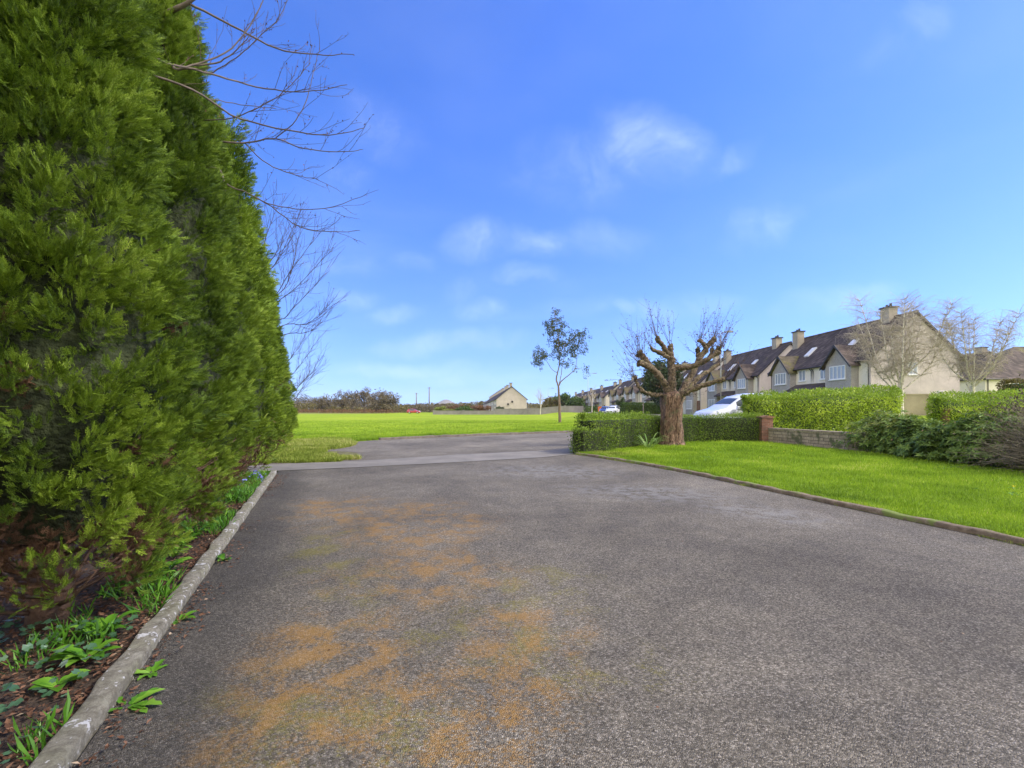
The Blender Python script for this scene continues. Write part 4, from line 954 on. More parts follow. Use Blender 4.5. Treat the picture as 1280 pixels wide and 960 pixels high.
for pts, w0, w1 in [
    ([(285, 680, 0), (270, 590, -.1), (240, 530, -.25), (175, 458, -.4), (90, 420, -.5)], 44, 32),
    ([(285, 670, 0), (268, 580, .1), (215, 500, .25), (150, 420, .3), (98, 348, .3)], 40, 26),
    ([(140, 410, .3), (110, 385, .35), (84, 372, .4)], 24, 20),
    ([(305, 690, 0), (306, 560, -.1), (302, 460, -.1), (298, 390, -.1), (290, 312, -.1)], 58, 30),
    ([(306, 400, -.1), (250, 370, -.3), (205, 350, -.4), (170, 330, -.5)], 30, 18),
    ([(285, 375, -.1), (250, 325, -.3), (205, 262, -.45)], 30, 24),
    ([(322, 452, -.1), (380, 452, -.2), (440, 440, -.3), (525, 400, -.45), (604, 345, -.5)], 34, 26),
    ([(570, 372, -.45), (590, 350, -.5), (600, 322, -.5)], 24, 22),
    ([(545, 385, -.4), (552, 355, -.35), (556, 335, -.3)], 20, 16),
    ([(330, 680, 0), (370, 590, .2), (430, 490, .4), (490, 380, .5), (530, 320, .6), (575, 268, .6)], 46, 26),
    ([(520, 330, .55), (500, 300, .5), (470, 275, .5)], 26, 22),
    ([(480, 395, .5), (468, 360, .6), (466, 335, .6)], 34, 24),
    ([(335, 680, 0), (360, 630, -.2), (450, 582, -.5), (550, 548, -.7), (640, 522, -.9)], 42, 24),
    ([(420, 505, .4), (400, 560, .5), (355, 640, .3)], 26, 30),
    ([(285, 690, 0), (250, 632, -.1), (180, 622, -.2), (115, 598, -.35), (80, 550, -.4), (75, 520, -.4)], 30, 14),
    ([(345, 690, 0), (400, 600, .6), (470, 520, .9), (540, 470, 1.1), (600, 430, 1.2)], 32, 20),
    ]:
    ends.append(limb(pts, w0, w1))
rn = random.Random(21); out = []; tips = []
cfgp = dict(wob=.06, up=[.05, .03], taper=.5, levels=1, kids=[3], ang=(.3, .8), len=(.3, .55), rmin=.0035)
ctr = z4(320, 560)+off
for e in ends:
    for q in range(9):
        i = len(e)-1-int(abs(rn.gauss(0, 2.8))); p = e[max(2, i)]
        d = ((p-ctr).normalized()*.55+Vector((rn.gauss(0, .42), rn.gauss(0, .42), rn.uniform(.3, 1.3)))).normalized()
        grow(out, p, d, rn.uniform(.3, 1.3), rn.uniform(.0055, .009), 0, cfgp, rn, tips)
for e in (ends[0], ends[1], ends[14], ends[9], ends[6]):
    for q in range(9):
        p = e[rn.randrange(4, len(e))]; d = Vector((rn.gauss(-.2 if e in ends[:2] else 0, .7), rn.gauss(0, .5), rn.uniform(-.25, .8))).normalized()
        grow(out, p, d, rn.uniform(.4, 1.3), .006, 0, cfgp, rn, tips)
tubes_mesh('shoots', out, M['twig_red'], root, 4)
add_buds(root, tips, out, M['thuja_dead'], 9, .065, 1, frac=.5)

# ------------------------------------------------------------------ young evergreen tree on the field
YD = 53.0
def zy(u, v, dd=0): return at(640+u/4, 360+v/4, YD+dd)
yb = at(700, 528, YD); root = empty('young_tree', (yb.x, YD, 0), 0, 'slender young tree with sparse dark olive leaves, alone on the green field', 'tree'); off = Vector((-yb.x, -YD, 0))
lst = []
def yl(pts, a, b): lst.append(([p+off for p in smooth_path([zy(*p) for p in pts], 4, .02, random.Random(3))], None, a, b))
yl([(240, 674), (238, 600), (235, 540), (232, 490)], .17, .10)
yl([(232, 490), (222, 455), (228, 425), (236, 380), (234, 300), (225, 200), (210, 110)], .10, .02)
yl([(234, 490), (248, 465), (285, 435), (315, 405), (325, 350)], .08, .02)
yl([(236, 480), (245, 440), (250, 400), (262, 330), (262, 260)], .05, .02)
yl([(228, 425), (195, 400), (160, 340), (135, 300)], .035, .015)
yl([(236, 360), (255, 300), (300, 260), (335, 225)], .04, .015)
yl([(232, 300), (205, 240), (190, 190)], .04, .015)
yl([(315, 405), (345, 402), (362, 425)], .025, .01)
yl([(160, 345), (140, 350), (120, 365)], .02, .01)
yl([(300, 262), (325, 285), (350, 285)], .02, .01)
yl([(230, 240), (245, 190), (240, 150)], .03, .01)
tubes_mesh('trunk', [(p, list(np.linspace(a, b, len(p)))) for p, _, a, b in lst[:1]], M['yt_bark'], root, 8)
tubes_mesh('branches', [(p, list(np.linspace(a, b, len(p)))) for p, _, a, b in lst[1:]], M['yt_bark'], root, 6)
cl = [(210,112,20),(205,145,22),(180,185,24),(200,180,24),(240,185,26),(262,185,16),(195,225,26),(225,230,26),(180,215,18),(250,235,22),(255,270,30),(235,280,28),(275,262,24),(205,265,20),(325,225,26),(345,240,22),(330,260,22),(350,282,26),(315,285,22),(365,300,14),(300,245,22),(130,305,18),(120,345,24),(140,370,24),(125,385,18),(155,330,16),(112,365,16),(175,325,20),(165,345,14),(240,325,24),(265,330,18),(225,345,14),(270,380,20),(285,372,12),(300,330,24),(320,335,14),(328,405,12),(360,405,12),(365,412,10),(358,440,12),(285,300,22),(210,300,22),(345,318,16),(205,325,14),(150,355,16),(240,360,12),(310,310,16)]
r2 = np.random.default_rng(6); P = []; q = YD/2400
for u, v, s in cl:
    c = zy(u, v)+off; n = int(9*(s/20)**2*14); dy = r2.normal(0, .9)
    sub = r2.normal(0, s*q*.62, (max(3, n//16), 3)); sub[:, 2] *= .85
    for k in range(n):
        g = sub[r2.integers(0, len(sub))]+r2.normal(0, .13, 3); P.append((c.x+g[0], c.y+dy+g[1], c.z+g[2]))
P = np.array(P); n = len(P); D = r2.normal(size=(n, 3))-[0, 0, .5]
scatter('foliage', proto_leaf_tri(.45), P, D, r2.normal(size=(n, 3))+[0, 0, .6], r2.uniform(.13, .24, n), r2.random(n), M['young'], root)

# ------------------------------------------------------------------ birches in front of the gable
def birch(x, y, z, H, seed, label, n1, sp, name='birch_tree'):
    root = empty(name, (x, y, z), 0, label, 'tree', 'bare white birches near the big house'); rn = random.Random(seed); thick = []; thin = []
    f0 = Vector((0, 0, H*.3)); thick.append((smooth_path([(0, 0, -.1), (.02, .02, H*.15), f0], 4), list(np.linspace(.17, .12, 9))))
    for k in range(n1):
        a = k/n1*6.283+rn.uniform(-.3, .3); s = sp*rn.uniform(.35, 1); hh = H*rn.uniform(.72, 1)
        b = Vector((0, 0, H*rn.uniform(.16, .34))); e = Vector((math.cos(a)*s, math.sin(a)*s, hh)); m1 = b.lerp(e, .35)+Vector((math.cos(a)*s*.18, math.sin(a)*s*.18, -.1)); m2 = b.lerp(e, .7)+Vector((math.cos(a)*s*.1, math.sin(a)*s*.1, 0))
        sp_ = smooth_path([b, m1, m2, e], 4, .03, rn); thick.append((sp_, list(np.linspace(.055, .012, len(sp_)))))
        for i in range(3, len(sp_)):
            for q in range(8):
                aa = rn.uniform(0, 6.283); d = Vector((math.cos(aa)*.8, math.sin(aa)*.8, rn.uniform(.1, .9))).normalized(); ln = rn.uniform(.5, 1.35)*H/7
                p0 = sp_[i]; p1 = p0+d*ln*.5; p2 = p0+d*ln+Vector((0, 0, -.12*ln)); thin.append(([p0, p1, p2], [.014, .009, .005]))
                for w in range(6):
                    t = rn.random(); b2 = p0.lerp(p2, t); dr = Vector((rn.gauss(0, .5), rn.gauss(0, .5), rn.uniform(-1.0, .5))); l2 = rn.uniform(.2, .7)
                    thin.append(([b2, b2+dr*l2*.5, b2+dr*l2+Vector((0, 0, -.2*l2))], [.005, .004, .003]))
    tubes_mesh('trunk', thick, M['birch'], root, 6); tubes_mesh('twigs', thin, M['birch_twig'], root, 3)
    return root
p = at(1126, 0, 31); birch(p.x, 31, 1.0, 7.6, 31, 'leafless white birch with pale twigs in front of the big gable wall', 13, 2.7)
p = at(1216, 0, 33); birch(p.x, 33, 1.0, 6.9, 35, 'leafless white birch to the right of the big gable, against the sky', 9, 2.3)

# ------------------------------------------------------------------ houses
def window(parent, wall_axis, a0, a1, z0, z1, pos, face=-1, bars=1, name='window', frame='white', t=.06):
    """window in a wall; wall_axis 'x' => wall plane at x=pos spanning y; face = outward sign"""
    mb = MB(); gl = MB(); si = MB(); s = face
    def bx(m, u0, u1, v0, v1, d0, d1):
        lo, hi = sorted((pos+s*d0, pos+s*d1))
        if wall_axis == 'x': m.box(lo, hi, u0, u1, v0, v1)
        else: m.box(u0, u1, lo, hi, v0, v1)
    f = .07
    bx(mb, a0, a0+f, z0, z1, .0, t); bx(mb, a1-f, a1, z0, z1, .0, t); bx(mb, a0+f, a1-f, z0, z0+f, .0, t); bx(mb, a0+f, a1-f, z1-f, z1, .0, t)
    for k in range(bars):
        c = a0+(a1-a0)*(k+1)/(bars+1); bx(mb, c-.035, c+.035, z0+f, z1-f, .0, t-.005)
    w = mb.build(name, M[frame], parent)
    bx(gl, a0+f, a1-f, z0+f, z1-f, .004, .03); gl.build('pane', M['glass'], w)
    bx(si, a0-.06, a1+.06, z0-.08, z0, .0, .12); si.build('sill', M['white'], w)
    return w
def slab(mb, p0, p1, y0, y1, th=.14):
    """roof slab from eave p0=(x,z) to ridge p1"""
    (x0, z0), (x1, z1) = p0, p1; mb.prism([(x0, z0), (x1, z1), (x1, z1-th), (x0, z0-th)], y0, y1)
def semi(label, detail=True):
    root = empty('semi_detached_house', (0, 0, 0), 0, label, 'house', 'row of semi-detached houses on the right')
    W, Ln, E, A = 7.4, 15.2, 5.2, 8.85; mid = W/2
    mb = MB(); mb.prism([(0, -1), (W, -1), (W, E), (mid, A-.12), (0, E)], 0, Ln); mb.build('wall', M['wall_pink'], root)
    sl = (A-E)/mid
    rf = MB(); slab(rf, (-.35, E-.35*sl+.1), (mid, A+.1), -.22, Ln+.22); slab(rf, (W+.35, E-.35*sl+.1), (mid+.0015, A+.098), -.218, Ln+.218); roof = rf.build('roof', M['roof'], root)
    for y0 in (-.27, Ln+.22):
        vg = MB(); vg.prism([(-.37, E-.37*sl-.08), (mid, A-.08), (W+.37, E-.37*sl-.08), (W+.37, E-.37*sl+.1), (mid, A+.13), (-.37, E-.37*sl+.1)], y0, y0+.05)
        vg.build('verge_board', M['dark'], root)
    rr = MB(); rr.tube([(mid, -.25, A+.1), (mid, Ln+.25, A+.1)], .1, 8); rr.build('ridge_tiles', M['roof_brown'], roof)
    g = MB(); g.tube([(-.4, -.2, E-.3), (-.4, Ln+.2, E-.3)], .06, 6); g.build('gutter', M['dark'], root)
    for s in (0, 1):
        Y = lambda y: y if not s else Ln-y
        def yy(a, b): a, b = Y(a), Y(b); return min(a, b), max(a, b)
        # projecting bay with its own small gable
        y0, y1 = yy(1.35, 4.75); yc = (y0+y1)/2; BE, BA = 4.85, 6.5
        b = MB(); vs = [(-.7, y0, -1), (-.7, y1, -1), (-.7, y1, BE), (-.7, yc, BA-.1), (-.7, y0, BE)]; vb = [(.05, v[1], v[2]) for v in vs]
        b.add(vs+vb, [(0, 1, 2, 3, 4), (9, 8, 7, 6, 5)]+[(i, (i+1) % 5, (i+1) % 5+5, i+5) for i in range(5)]); bay = b.build('bay', M['wall_grey'], root)
        br = MB(); bs = (BA-BE)/((y1-y0)/2); back = 1.75
        for sg in (-1, 1):
            ye = yc+sg*((y1-y0)/2+.3); ze = BE-.3*bs
            vs = [(-1.0, ye, ze+.08), (-1.0, yc+sg*.002, BA+.08), (back, yc+sg*.002, BA+.08), (back-1.6 if back > 1 else 0, ye, ze+.08)]
            vb = [(v[0], v[1], v[2]-.12) for v in vs]; br.add(vs+vb, [(0, 1, 2, 3), (7, 6, 5, 4)]+[(i, (i+1) % 4, (i+1) % 4+4, i+4) for i in range(4)])
        br.build('bay_roof', M['roof_moss'] if s else M['roof'], root)
        bv = MB(); h_ = (y1-y0)/2+.32; bv.prism([(yc-h_, BE-.32*bs-.12), (yc, BA-.12), (yc+h_, BE-.32*bs-.12), (yc+h_, BE-.32*bs+.09), (yc, BA+.12), (yc-h_, BE-.32*bs+.09)], -1.05, -1.0, 'x'); bv.build('bay_verge', M['dark'], root)
        a, c = yy(2.0, 4.1); window(root, 'x', a, c, 3.5, 4.7, -.7, -1, 3); window(root, 'x', a-.1, c+.1, .9, 2.3, -.7, -1, 3)
        # cream upper wall of the middle part
        a, c = yy(4.78, 7.6); cp = MB(); cp.box(-.05, .0, a, c if s == 0 else c, 0, E-.15); cp.build('cream_wall', M['wall_cream'], root)
        a, c = yy(5.35, 6.45); window(root, 'x', a, c, 3.7, 4.8, -.05, -1, 1)
        a, c = yy(5.1, 6.1); dr = MB(); dr.box(-.12, -.05, a, c, 0, 2.1); d_ = dr.build('door', M['red_door'] if s else M['white'], root); dk = MB(); dk.box(-.16, -.12, a+.1, a+.14, .95, 1.1); dk.build('handle', M['metal'], d_)
        # corner panel on brick base
        a, c = yy(.28, 1.3); cp = MB(); cp.box(-.07, 0, a, c, 2.2, E-.25); cp.build('corner_panel', M['wall_cream'], root)
        cp = MB(); cp.box(-.12, 0, a-.05, c+.05, -1, 2.2); cp.build('brick_base', M['brick'], root)
        a, c = yy(1.33, 1.34); dp = MB(); dp.tube([(-.4, Y(.12), E-.32), (-.12, Y(.12), E-.6), (-.12, Y(.12), 0)], .045, 6); dp.build('drainpipe', M['dark'], root)
        dp = MB(); dp.tube([(-.4, Y(7.45), E-.32), (-.14, Y(7.45), E-.6), (-.14, Y(7.45), 3.2)], .045, 6); dp.build('drainpipe', M['dark'], root)
        # rooflight
        t0, t1 = .34, .56; a, c = yy(3.9 if not s else 4.4, 4.7 if not s else 5.2); rl = MB()
        xx = lambda t: -.35+(mid+.35)*t; zz = lambda t: E-.35*sl+.1+((A-E)+.35*sl)*t
        rl.add([(xx(t0)-.06, a, zz(t0)+.1), (xx(t1)-.06, a, zz(t1)+.1), (xx(t1)-.06, c, zz(t1)+.1), (xx(t0)-.06, c, zz(t0)+.1)]+[(xx(t0), a, zz(t0)-.05), (xx(t1), a, zz(t1)-.05), (xx(t1), c, zz(t1)-.05), (xx(t0), c, zz(t0)-.05)],
               [(0, 1, 2, 3), (7, 6, 5, 4), (0, 4, 5, 1), (1, 5, 6, 2), (2, 6, 7, 3), (3, 7, 4, 0)])
        rl.build('rooflight', M['white'], roof)
    # lean-to porch canopy across the middle
    pc = MB(); pc.prism([(-1.15, 2.75), (-.05, 3.35), (-.05, 3.25), (-1.15, 2.6)], 4.8, Ln-4.8); pc.build('porch_roof', M['roof'], root)
    # satellite dish
    ds = MB(); n = 14
    vs = [(-.62, 5.0, 4.75)]+[(-.72+.0, 5.0+.33*math.cos(k/n*6.283), 4.75+.33*math.sin(k/n*6.283)) for k in range(n)]
    ds.add(vs, [(0, 1+k, 1+(k+1) % n) for k in range(n)]); ds.tube([(-.05, 5.0, 4.6), (-.6, 5.0, 4.75)], .02, 5); ds.build('satellite_dish', M['dark'], root, recalc=False)
    # chimneys
    for (xc, yc, zb, zt) in ((3.55, 2.6, 8.2, 9.75), (2.75, Ln-.45, 7.2, 9.55)):
        c = MB(); c.box(xc-.38, xc+.38, yc-.5, yc+.5, zb, zt); ch = c.build('chimney', M['chimney'], root)
        c = MB(); c.box(xc-.47, xc+.47, yc-.6, yc+.6, zt, zt+.12); c.build('cap', M['dark'], ch)
        c = MB(); c.tube([(xc, yc-.2, zt+.12), (xc, yc-.2, zt+.42)], [.12, .1], 8); c.tube([(xc, yc+.22, zt+.12), (xc, yc+.22, zt+.36)], [.12, .1], 8); c.build('pot', M['dark'], ch)
    # gable window and vent
    window(root, 'y', 3.1, 3.85, 3.7, 4.75, 0, -1, 1)
    v = MB(); v.box(5.2, 5.35, -.03, 0, 1.7, 1.95); v.build('vent', M['dark'], root)
    return root
HB = .65
hs = [('nearest and biggest semi-detached house, its tall beige gable behind the bright green hedge', 40),
      ('second semi-detached house of the right row, just beyond the big gabled one', 58),
      ('third semi-detached house of the right row, half hidden by the pollarded tree', 76),
      ('fourth semi-detached house of the right row, behind the dark evergreen', 94),
      ('fifth semi-detached house of the right row, left of the pollarded tree trunk', 112),
      ('sixth semi-detached house of the right row, with a chimney against the sky', 130)]
h0 = semi(hs[0][0]); h0.location = (29.9, 40, HB)
for lab, d in hs[1:]:
    c = copy_tree(h0); c.location = (29.9, d, HB-.05); c['label'] = lab
far_l = ['house with a plain gable at the near end of the farthest roofs on the right', 'second of the farthest houses in the right row, its roof merging with the next', 'third of the farthest houses in the right row', 'fourth and last of the farthest houses in the right row, lowest roof']
for k, lab in enumerate(far_l):
    c = copy_tree(h0); c.location = (30.2, 155+k*24, HB-.05); c['label'] = lab; c.scale = (1.12, 1.57, .98)

def simple_house(name, label, loc, rz, W, Ln, E, A, hip=0, wins=(), cat='house', group=None, wall='wall_pink', chim=(), lights=(), roofm='roof', gable_marks=False):
    """ridge along local y (gable faces -y) unless hip: then ridge along x with a hip on the left"""
    root = empty(name, loc, rz, label, cat, group); mid = W/2
    mb = MB()
    if not hip:
        mb.prism([(0, -1), (W, -1), (W, E), (mid, A-.12), (0, E)], 0, Ln); sl = (A-E)/mid
        rf = MB(); slab(rf, (-.35, E-.35*sl+.1), (mid, A+.1), -.2, Ln+.2); slab(rf, (W+.35, E-.35*sl+.1), (mid+.002, A+.098), -.198, Ln+.198); roof = rf.build('roof', M[roofm], root)
        vg = MB(); vg.prism([(-.37, E-.37*sl-.08), (mid, A-.08), (W+.37, E-.37*sl-.08), (W+.37, E-.37*sl+.1), (mid, A+.13), (-.37, E-.37*sl+.1)], -.25, -.2); vg.build('verge_board', M['dark'], root)
    else:
        mb.box(0, Ln, 0, W, -1, E)
        o = .35; rf = MB(); z = E; vs = [(-o, -o, z), (Ln+o, -o, z), (Ln+o, W+o, z), (-o, W+o, z), (hip, mid, A), (Ln, mid, A)]
        vb = [(v[0], v[1], v[2]-.16) for v in vs[:4]]
        rf.add(vs+vb, [(0, 1, 5, 4), (1, 2, 5), (2, 3, 4, 5), (3, 0, 4), (6, 7, 1, 0), (7, 8, 2, 1), (8, 9, 3, 2), (9, 6, 0, 3), (9, 8, 7, 6)]); roof = rf.build('roof', M[roofm], root)
        g = MB(); g.tube([(-o-.05, -o-.06, E-.1), (Ln, -o-.06, E-.1)], .07, 6); g.build('gutter', M['dark'], root)
        g = MB(); g.tube([(.25, -.08, E), (.25, -.08, 0)], .05, 6); g.build('drainpipe', M['dark'], root)
    mb.build('wall', M[wall], root)
    for w in wins: window(root, *w)
    for xc, yc, zb, zt in chim:
        c = MB(); c.box(xc-.4, xc+.4, yc-.5, yc+.5, zb, zt); ch = c.build('chimney', M['chimney'], root)
        c = MB(); c.box(xc-.48, xc+.48, yc-.58, yc+.58, zt, zt+.12); c.build('cap', M['dark'], ch)
    for vs in lights:
        rl = MB(); rl.add(vs, [(0, 1, 2, 3), (7, 6, 5, 4), (0, 4, 5, 1), (1, 5, 6, 2), (2, 6, 7, 3), (3, 7, 4, 0)]); rl.build('rooflight', M['white'], roof)
    if gable_marks:
        for gx, gz in ((3.6, 2.9), (4.9, 3.7)):
            ds = MB(); n = 10; ds.add([(gx, -.25, gz)]+[(gx+.35*math.cos(k/n*6.283), -.35, gz+.35*math.sin(k/n*6.283)) for k in range(n)], [(0, 1+k, 1+(k+1) % n) for k in range(n)]); ds.tube([(gx, 0, gz-.2), (gx, -.25, gz)], .03, 5)
            ds.build('satellite_dish', M['dark'], root, recalc=False)
    return root
simple_house('detached_house', 'gabled house with a leaning chimney between the big gable and the hipped house', (61.0, 66, .4), 0, 9.0, 16, 4.6, 8.9, wins=[('y', 1.5, 2.6, 2.9, 4.1, 0, -1, 1)], chim=[(4.7, 1.2, 8.0, 9.6)], roofm='roof_brown')
a, s_ = E_ = (5.2, 9.1)
sl_ = (9.1-4.7)/4.35
lt = [[(x, y, z+.14) for x, y, z in ((9.6, 1.4, 4.7+1.75*sl_), (10.9, 1.4, 4.7+1.75*sl_), (10.9, 2.5, 4.7+2.85*sl_), (9.6, 2.5, 4.7+2.85*sl_))]+[(x, y, z-.05) for x, y, z in ((9.6, 1.4, 4.7+1.75*sl_), (10.9, 1.4, 4.7+1.75*sl_), (10.9, 2.5, 4.7+2.85*sl_), (9.6, 2.5, 4.7+2.85*sl_))]]
simple_house('detached_house', 'dark hipped roof house with a rooflight at the right edge of the picture', (56.2, 57, .4), 0, 8, 22, 4.7, 9.0, hip=7.6, roofm='roof', wins=[('y', 3.2, 5.8, 2.9, 4.2, 0, -1, 3), ('y', 8.6, 10.4, 2.9, 4.2, 0, -1, 1)], wall='wall_cream', lights=lt)
# terrace across the field
tl = ['end of terrace house with a blank beige gable and two dishes, beyond the field wall', 'second house of the far terrace behind the blank gable', 'third house of the far terrace', 'fourth house of the far terrace', 'fifth house of the far terrace', 'sixth house of the far terrace', 'seventh house of the far terrace', 'eighth house of the far terrace, lowest on the left']
p = at(620.6, 0, 150); rot = math.atan((640-590)/600.)
dirv = Vector((-math.sin(rot), math.cos(rot), 0)); w0 = None
tw_ = [('x', 2+5*k, 3.4+5*k, z0, z0+1.2, 0, -1, 1) for k in range(3) for z0 in (.9, 3.0)]
for k, lab in enumerate(tl):
    loc = Vector((p.x, 150, 0))+dirv*(k*24)
    if k == 0: w0 = simple_house('terraced_house', lab, loc, rot, 9.5, 24, 4.6, 8.5, wins=tw_, chim=[(4.75, 3.5, 8.0, 9.7), (4.75, 17.5, 8.0, 9.7)], group='terrace beyond the field', roofm='roof', wall='wall_beige', gable_marks=True)
    else:
        c = copy_tree(w0); c.location = loc; c['label'] = lab
o = None

# ------------------------------------------------------------------ walls, pillars
def wall_run(name, pts, h, t, mat, label, cap=None, posts=0, z0=0, ph=.2, caph=.08):
    root = empty(name, (pts[0][0], pts[0][1], 0), 0, label, 'wall'); ox, oy = pts[0]; mb = MB(); cb = MB(); out = []
    for (xa, ya), (xb, yb) in zip(pts[:-1], pts[1:]):
        L_ = math.hypot(xb-xa, yb-ya); n = max(1, int(L_/3)); ux, uy = (xb-xa)/L_, (yb-ya)/L_; nx, ny = uy*t/2, -ux*t/2
        for k in range(n):
            q0, q1 = k/n, (k+1)/n; P0 = (xa+(xb-xa)*q0, ya+(yb-ya)*q0); P1 = (xa+(xb-xa)*q1, ya+(yb-ya)*q1)
            za, zb = float(terr(*P0))+z0, float(terr(*P1))+z0
            def quad(m, s, ba, bb, ta, tb):
                vs = [(P0[0]-ox+nx*s, P0[1]-oy+ny*s, ba), (P1[0]-ox+nx*s, P1[1]-oy+ny*s, bb), (P1[0]-ox-nx*s, P1[1]-oy-ny*s, bb), (P0[0]-ox-nx*s, P0[1]-oy-ny*s, ba),
                      (P0[0]-ox+nx*s, P0[1]-oy+ny*s, ta), (P1[0]-ox+nx*s, P1[1]-oy+ny*s, tb), (P1[0]-ox-nx*s, P1[1]-oy-ny*s, tb), (P0[0]-ox-nx*s, P0[1]-oy-ny*s, ta)]
                fs = [(3, 2, 1, 0), (4, 5, 6, 7), (0, 1, 5, 4), (2, 3, 7, 6)]
                if k == 0: fs.append((3, 0, 4, 7))
                if k == n-1: fs.append((1, 2, 6, 5))
                m.add(vs, fs)
            quad(mb, 1, za-.3, zb-.3, za+h, zb+h)
            if cap: quad(cb, 1.25, za+h, zb+h, za+h+caph, zb+h+caph)
        if posts:
            for k in range(int(L_/posts)+1):
                out.append((xa+ux*k*posts, ya+uy*k*posts))
    mb.build('wall', mat, root, recalc=False)
    if cap: cb.build('coping', cap, root, recalc=False)
    for x, y in out:
        z = float(terr(x, y))+z0; m = MB(); m.box(x-ox-t*.9, x-ox+t*.9, y-oy-t*.9, y-oy+t*.9, z-.2, z+h+ph); m.build('post', mat, root)
    return root
def pier(name, x, y, w, h, mat, label, capm, z0=None, capz=.1):
    root = empty(name, (x, y, 0), 0, label, 'pillar'); z = float(terr(x, y)) if z0 is None else z0
    m = MB(); m.box(-w/2, w/2, -w/2, w/2, z-.1, z+h); m.build('shaft', mat, root, bevel=.01)
    m = MB(); m.prism([(-w/2-.05, z+h), (w/2+.05, z+h), (w/2+.05, z+h+capz*.5), (0, z+h+capz), (-w/2-.05, z+h+capz*.5)], -w/2-.05, w/2+.05); m.build('cap', capm, root)
    return root
pier('brick_pillar', 11.5, 21.85, .5, 1.1, M['brick'], 'short red brick pillar between the low hedge and the stone wall', M['brick'])
wall_run('stone_wall', [(11.62, 21.55), (11.95, 19.6), (12.3, 17.4), (13.9, 14.4)], .58, .24, M['block'], 'low weathered stone garden wall under the tall bright hedge', M['block'], caph=.07)
wall_run('garden_wall', [(29.3, 36.2), (32.6, 36.2)], 1.45, .2, M['wall_tan'], 'tan rendered garden wall left of the pale gate pillar', M['wall_tan'], z0=.05)
pier('gate_pillar', 32.1, 35.7, .5, 1.7, M['wall_cream'], 'pale gate pillar with a flat cap at the end of the tan wall', M['wall_cream'])
pier('brick_pillar', 22.0, 24.3, .34, 1.1, M['brick'], 'red brick pillar at the left end of the smaller bright hedge', M['brick'])
wall_run('stone_wall', [KL(19.9, -1.25), KL(22.3, -1.3), KL(25.0, -1.2)], 1.95, .3, M['block_white'], 'pale stone wall end beyond the last conifer', M['block_white'], caph=.06)
pier('stone_pier', KL(25.2, -1.15)[0], 25.3, .45, 2.0, M['block_white'], 'pale stone pier ending the wall beyond the conifers', M['block_white'])
wall_run('field_wall', [(-21, 129), (-5, 128)], .95, .25, M['wall_greyfar'], 'long low grey wall on the left part of the far field edge', M['wall_greyfar'], posts=8)
wall_run('field_wall', [(-4.5, 128), (3.8, 127.5)], 1.45, .25, M['wall_greyfar'], 'higher grey wall in front of the terrace gable', M['wall_greyfar'], posts=4.1)
wall_run('field_wall', [(4.2, 128.5), (20.2, 128)], 1.6, .25, M['wall_greyfar'], 'plain grey wall on the far field edge right of the terrace', M['wall_greyfar'], posts=10)

# ------------------------------------------------------------------ posts
def lamp(x, y, H, arm, label, z=None):
    z = float(terr(x, y)) if z is None else z; root = empty('street_lamp', (x, y, z), 0, label, 'street lamp', 'street lamps along the estate roads')
    m = MB(); m.tube([(0, 0, 0), (0, 0, 1.2)], .09, 8); m.tube([(0, 0, 1.2), (0, 0, H)], [.065, .045], 8); m.tube([(0, 0, H), (arm*.45, 0, H+.18), (arm*.9, 0, H+.22)], .035, 6); m.build('post', M['metal'], root, True)
    m = MB(); m.prism([(arm*.7, H+.16), (arm*1.5, H+.2), (arm*1.5, H+.26), (arm*1.1, H+.34), (arm*.7, H+.28)], -.13, .13); hd = m.build('lamp_head', M['metal'], root)
    m = MB(); m.box(arm*.8, arm*1.4, -.1, .1, H+.12, H+.17); m.build('lens', M['glass'], hd)
p = at(901, 0, 48); lamp(p.x, 48, 8.0, .8, 'grey street lamp rising behind the right side of the pollarded tree')
p = at(735, 0, 126); lamp(p.x, 126, 10.0, 1.6, 'tall street lamp right of the young tree on the field')
p = at(685, 0, 180); lamp(p.x, 180, 8.4, 1.6, 'distant street lamp left of the young tree')
def upole(x, y, H, label):
    root = empty('utility_pole', (x, y, 0), 0, label, 'pole', 'wooden poles at the far side of the field'); m = MB(); m.tube([(0, 0, 0), (0, 0, H)], [.26, .2], 8); m.build('post', M['wood_pole'], root, True)
    m = MB(); m.box(-.7, .7, -.06, .06, H-.5, H-.35); m.build('crossarm', M['wood_pole'], root)
p = at(536.5, 0, 200); upole(p.x, 200, 10.6, 'taller dark utility pole left of the distant hill')
p = at(520.5, 0, 230); upole(p.x, 230, 9.2, 'shorter utility pole behind the red car')
p = at(804, 0, 75); m = MB(); m.tube([(0, 0, 0), (0, 0, 1.9)], [.09, .08], 8); m.tube([(0, 0, 1.88), (0, 0, 1.96)], [.1, .02], 8); o = m.build('post', M['wood_pole']); o.location = (p.x, 75, .6); tag(o, 'short pale post in front of the far green hedge', 'post')

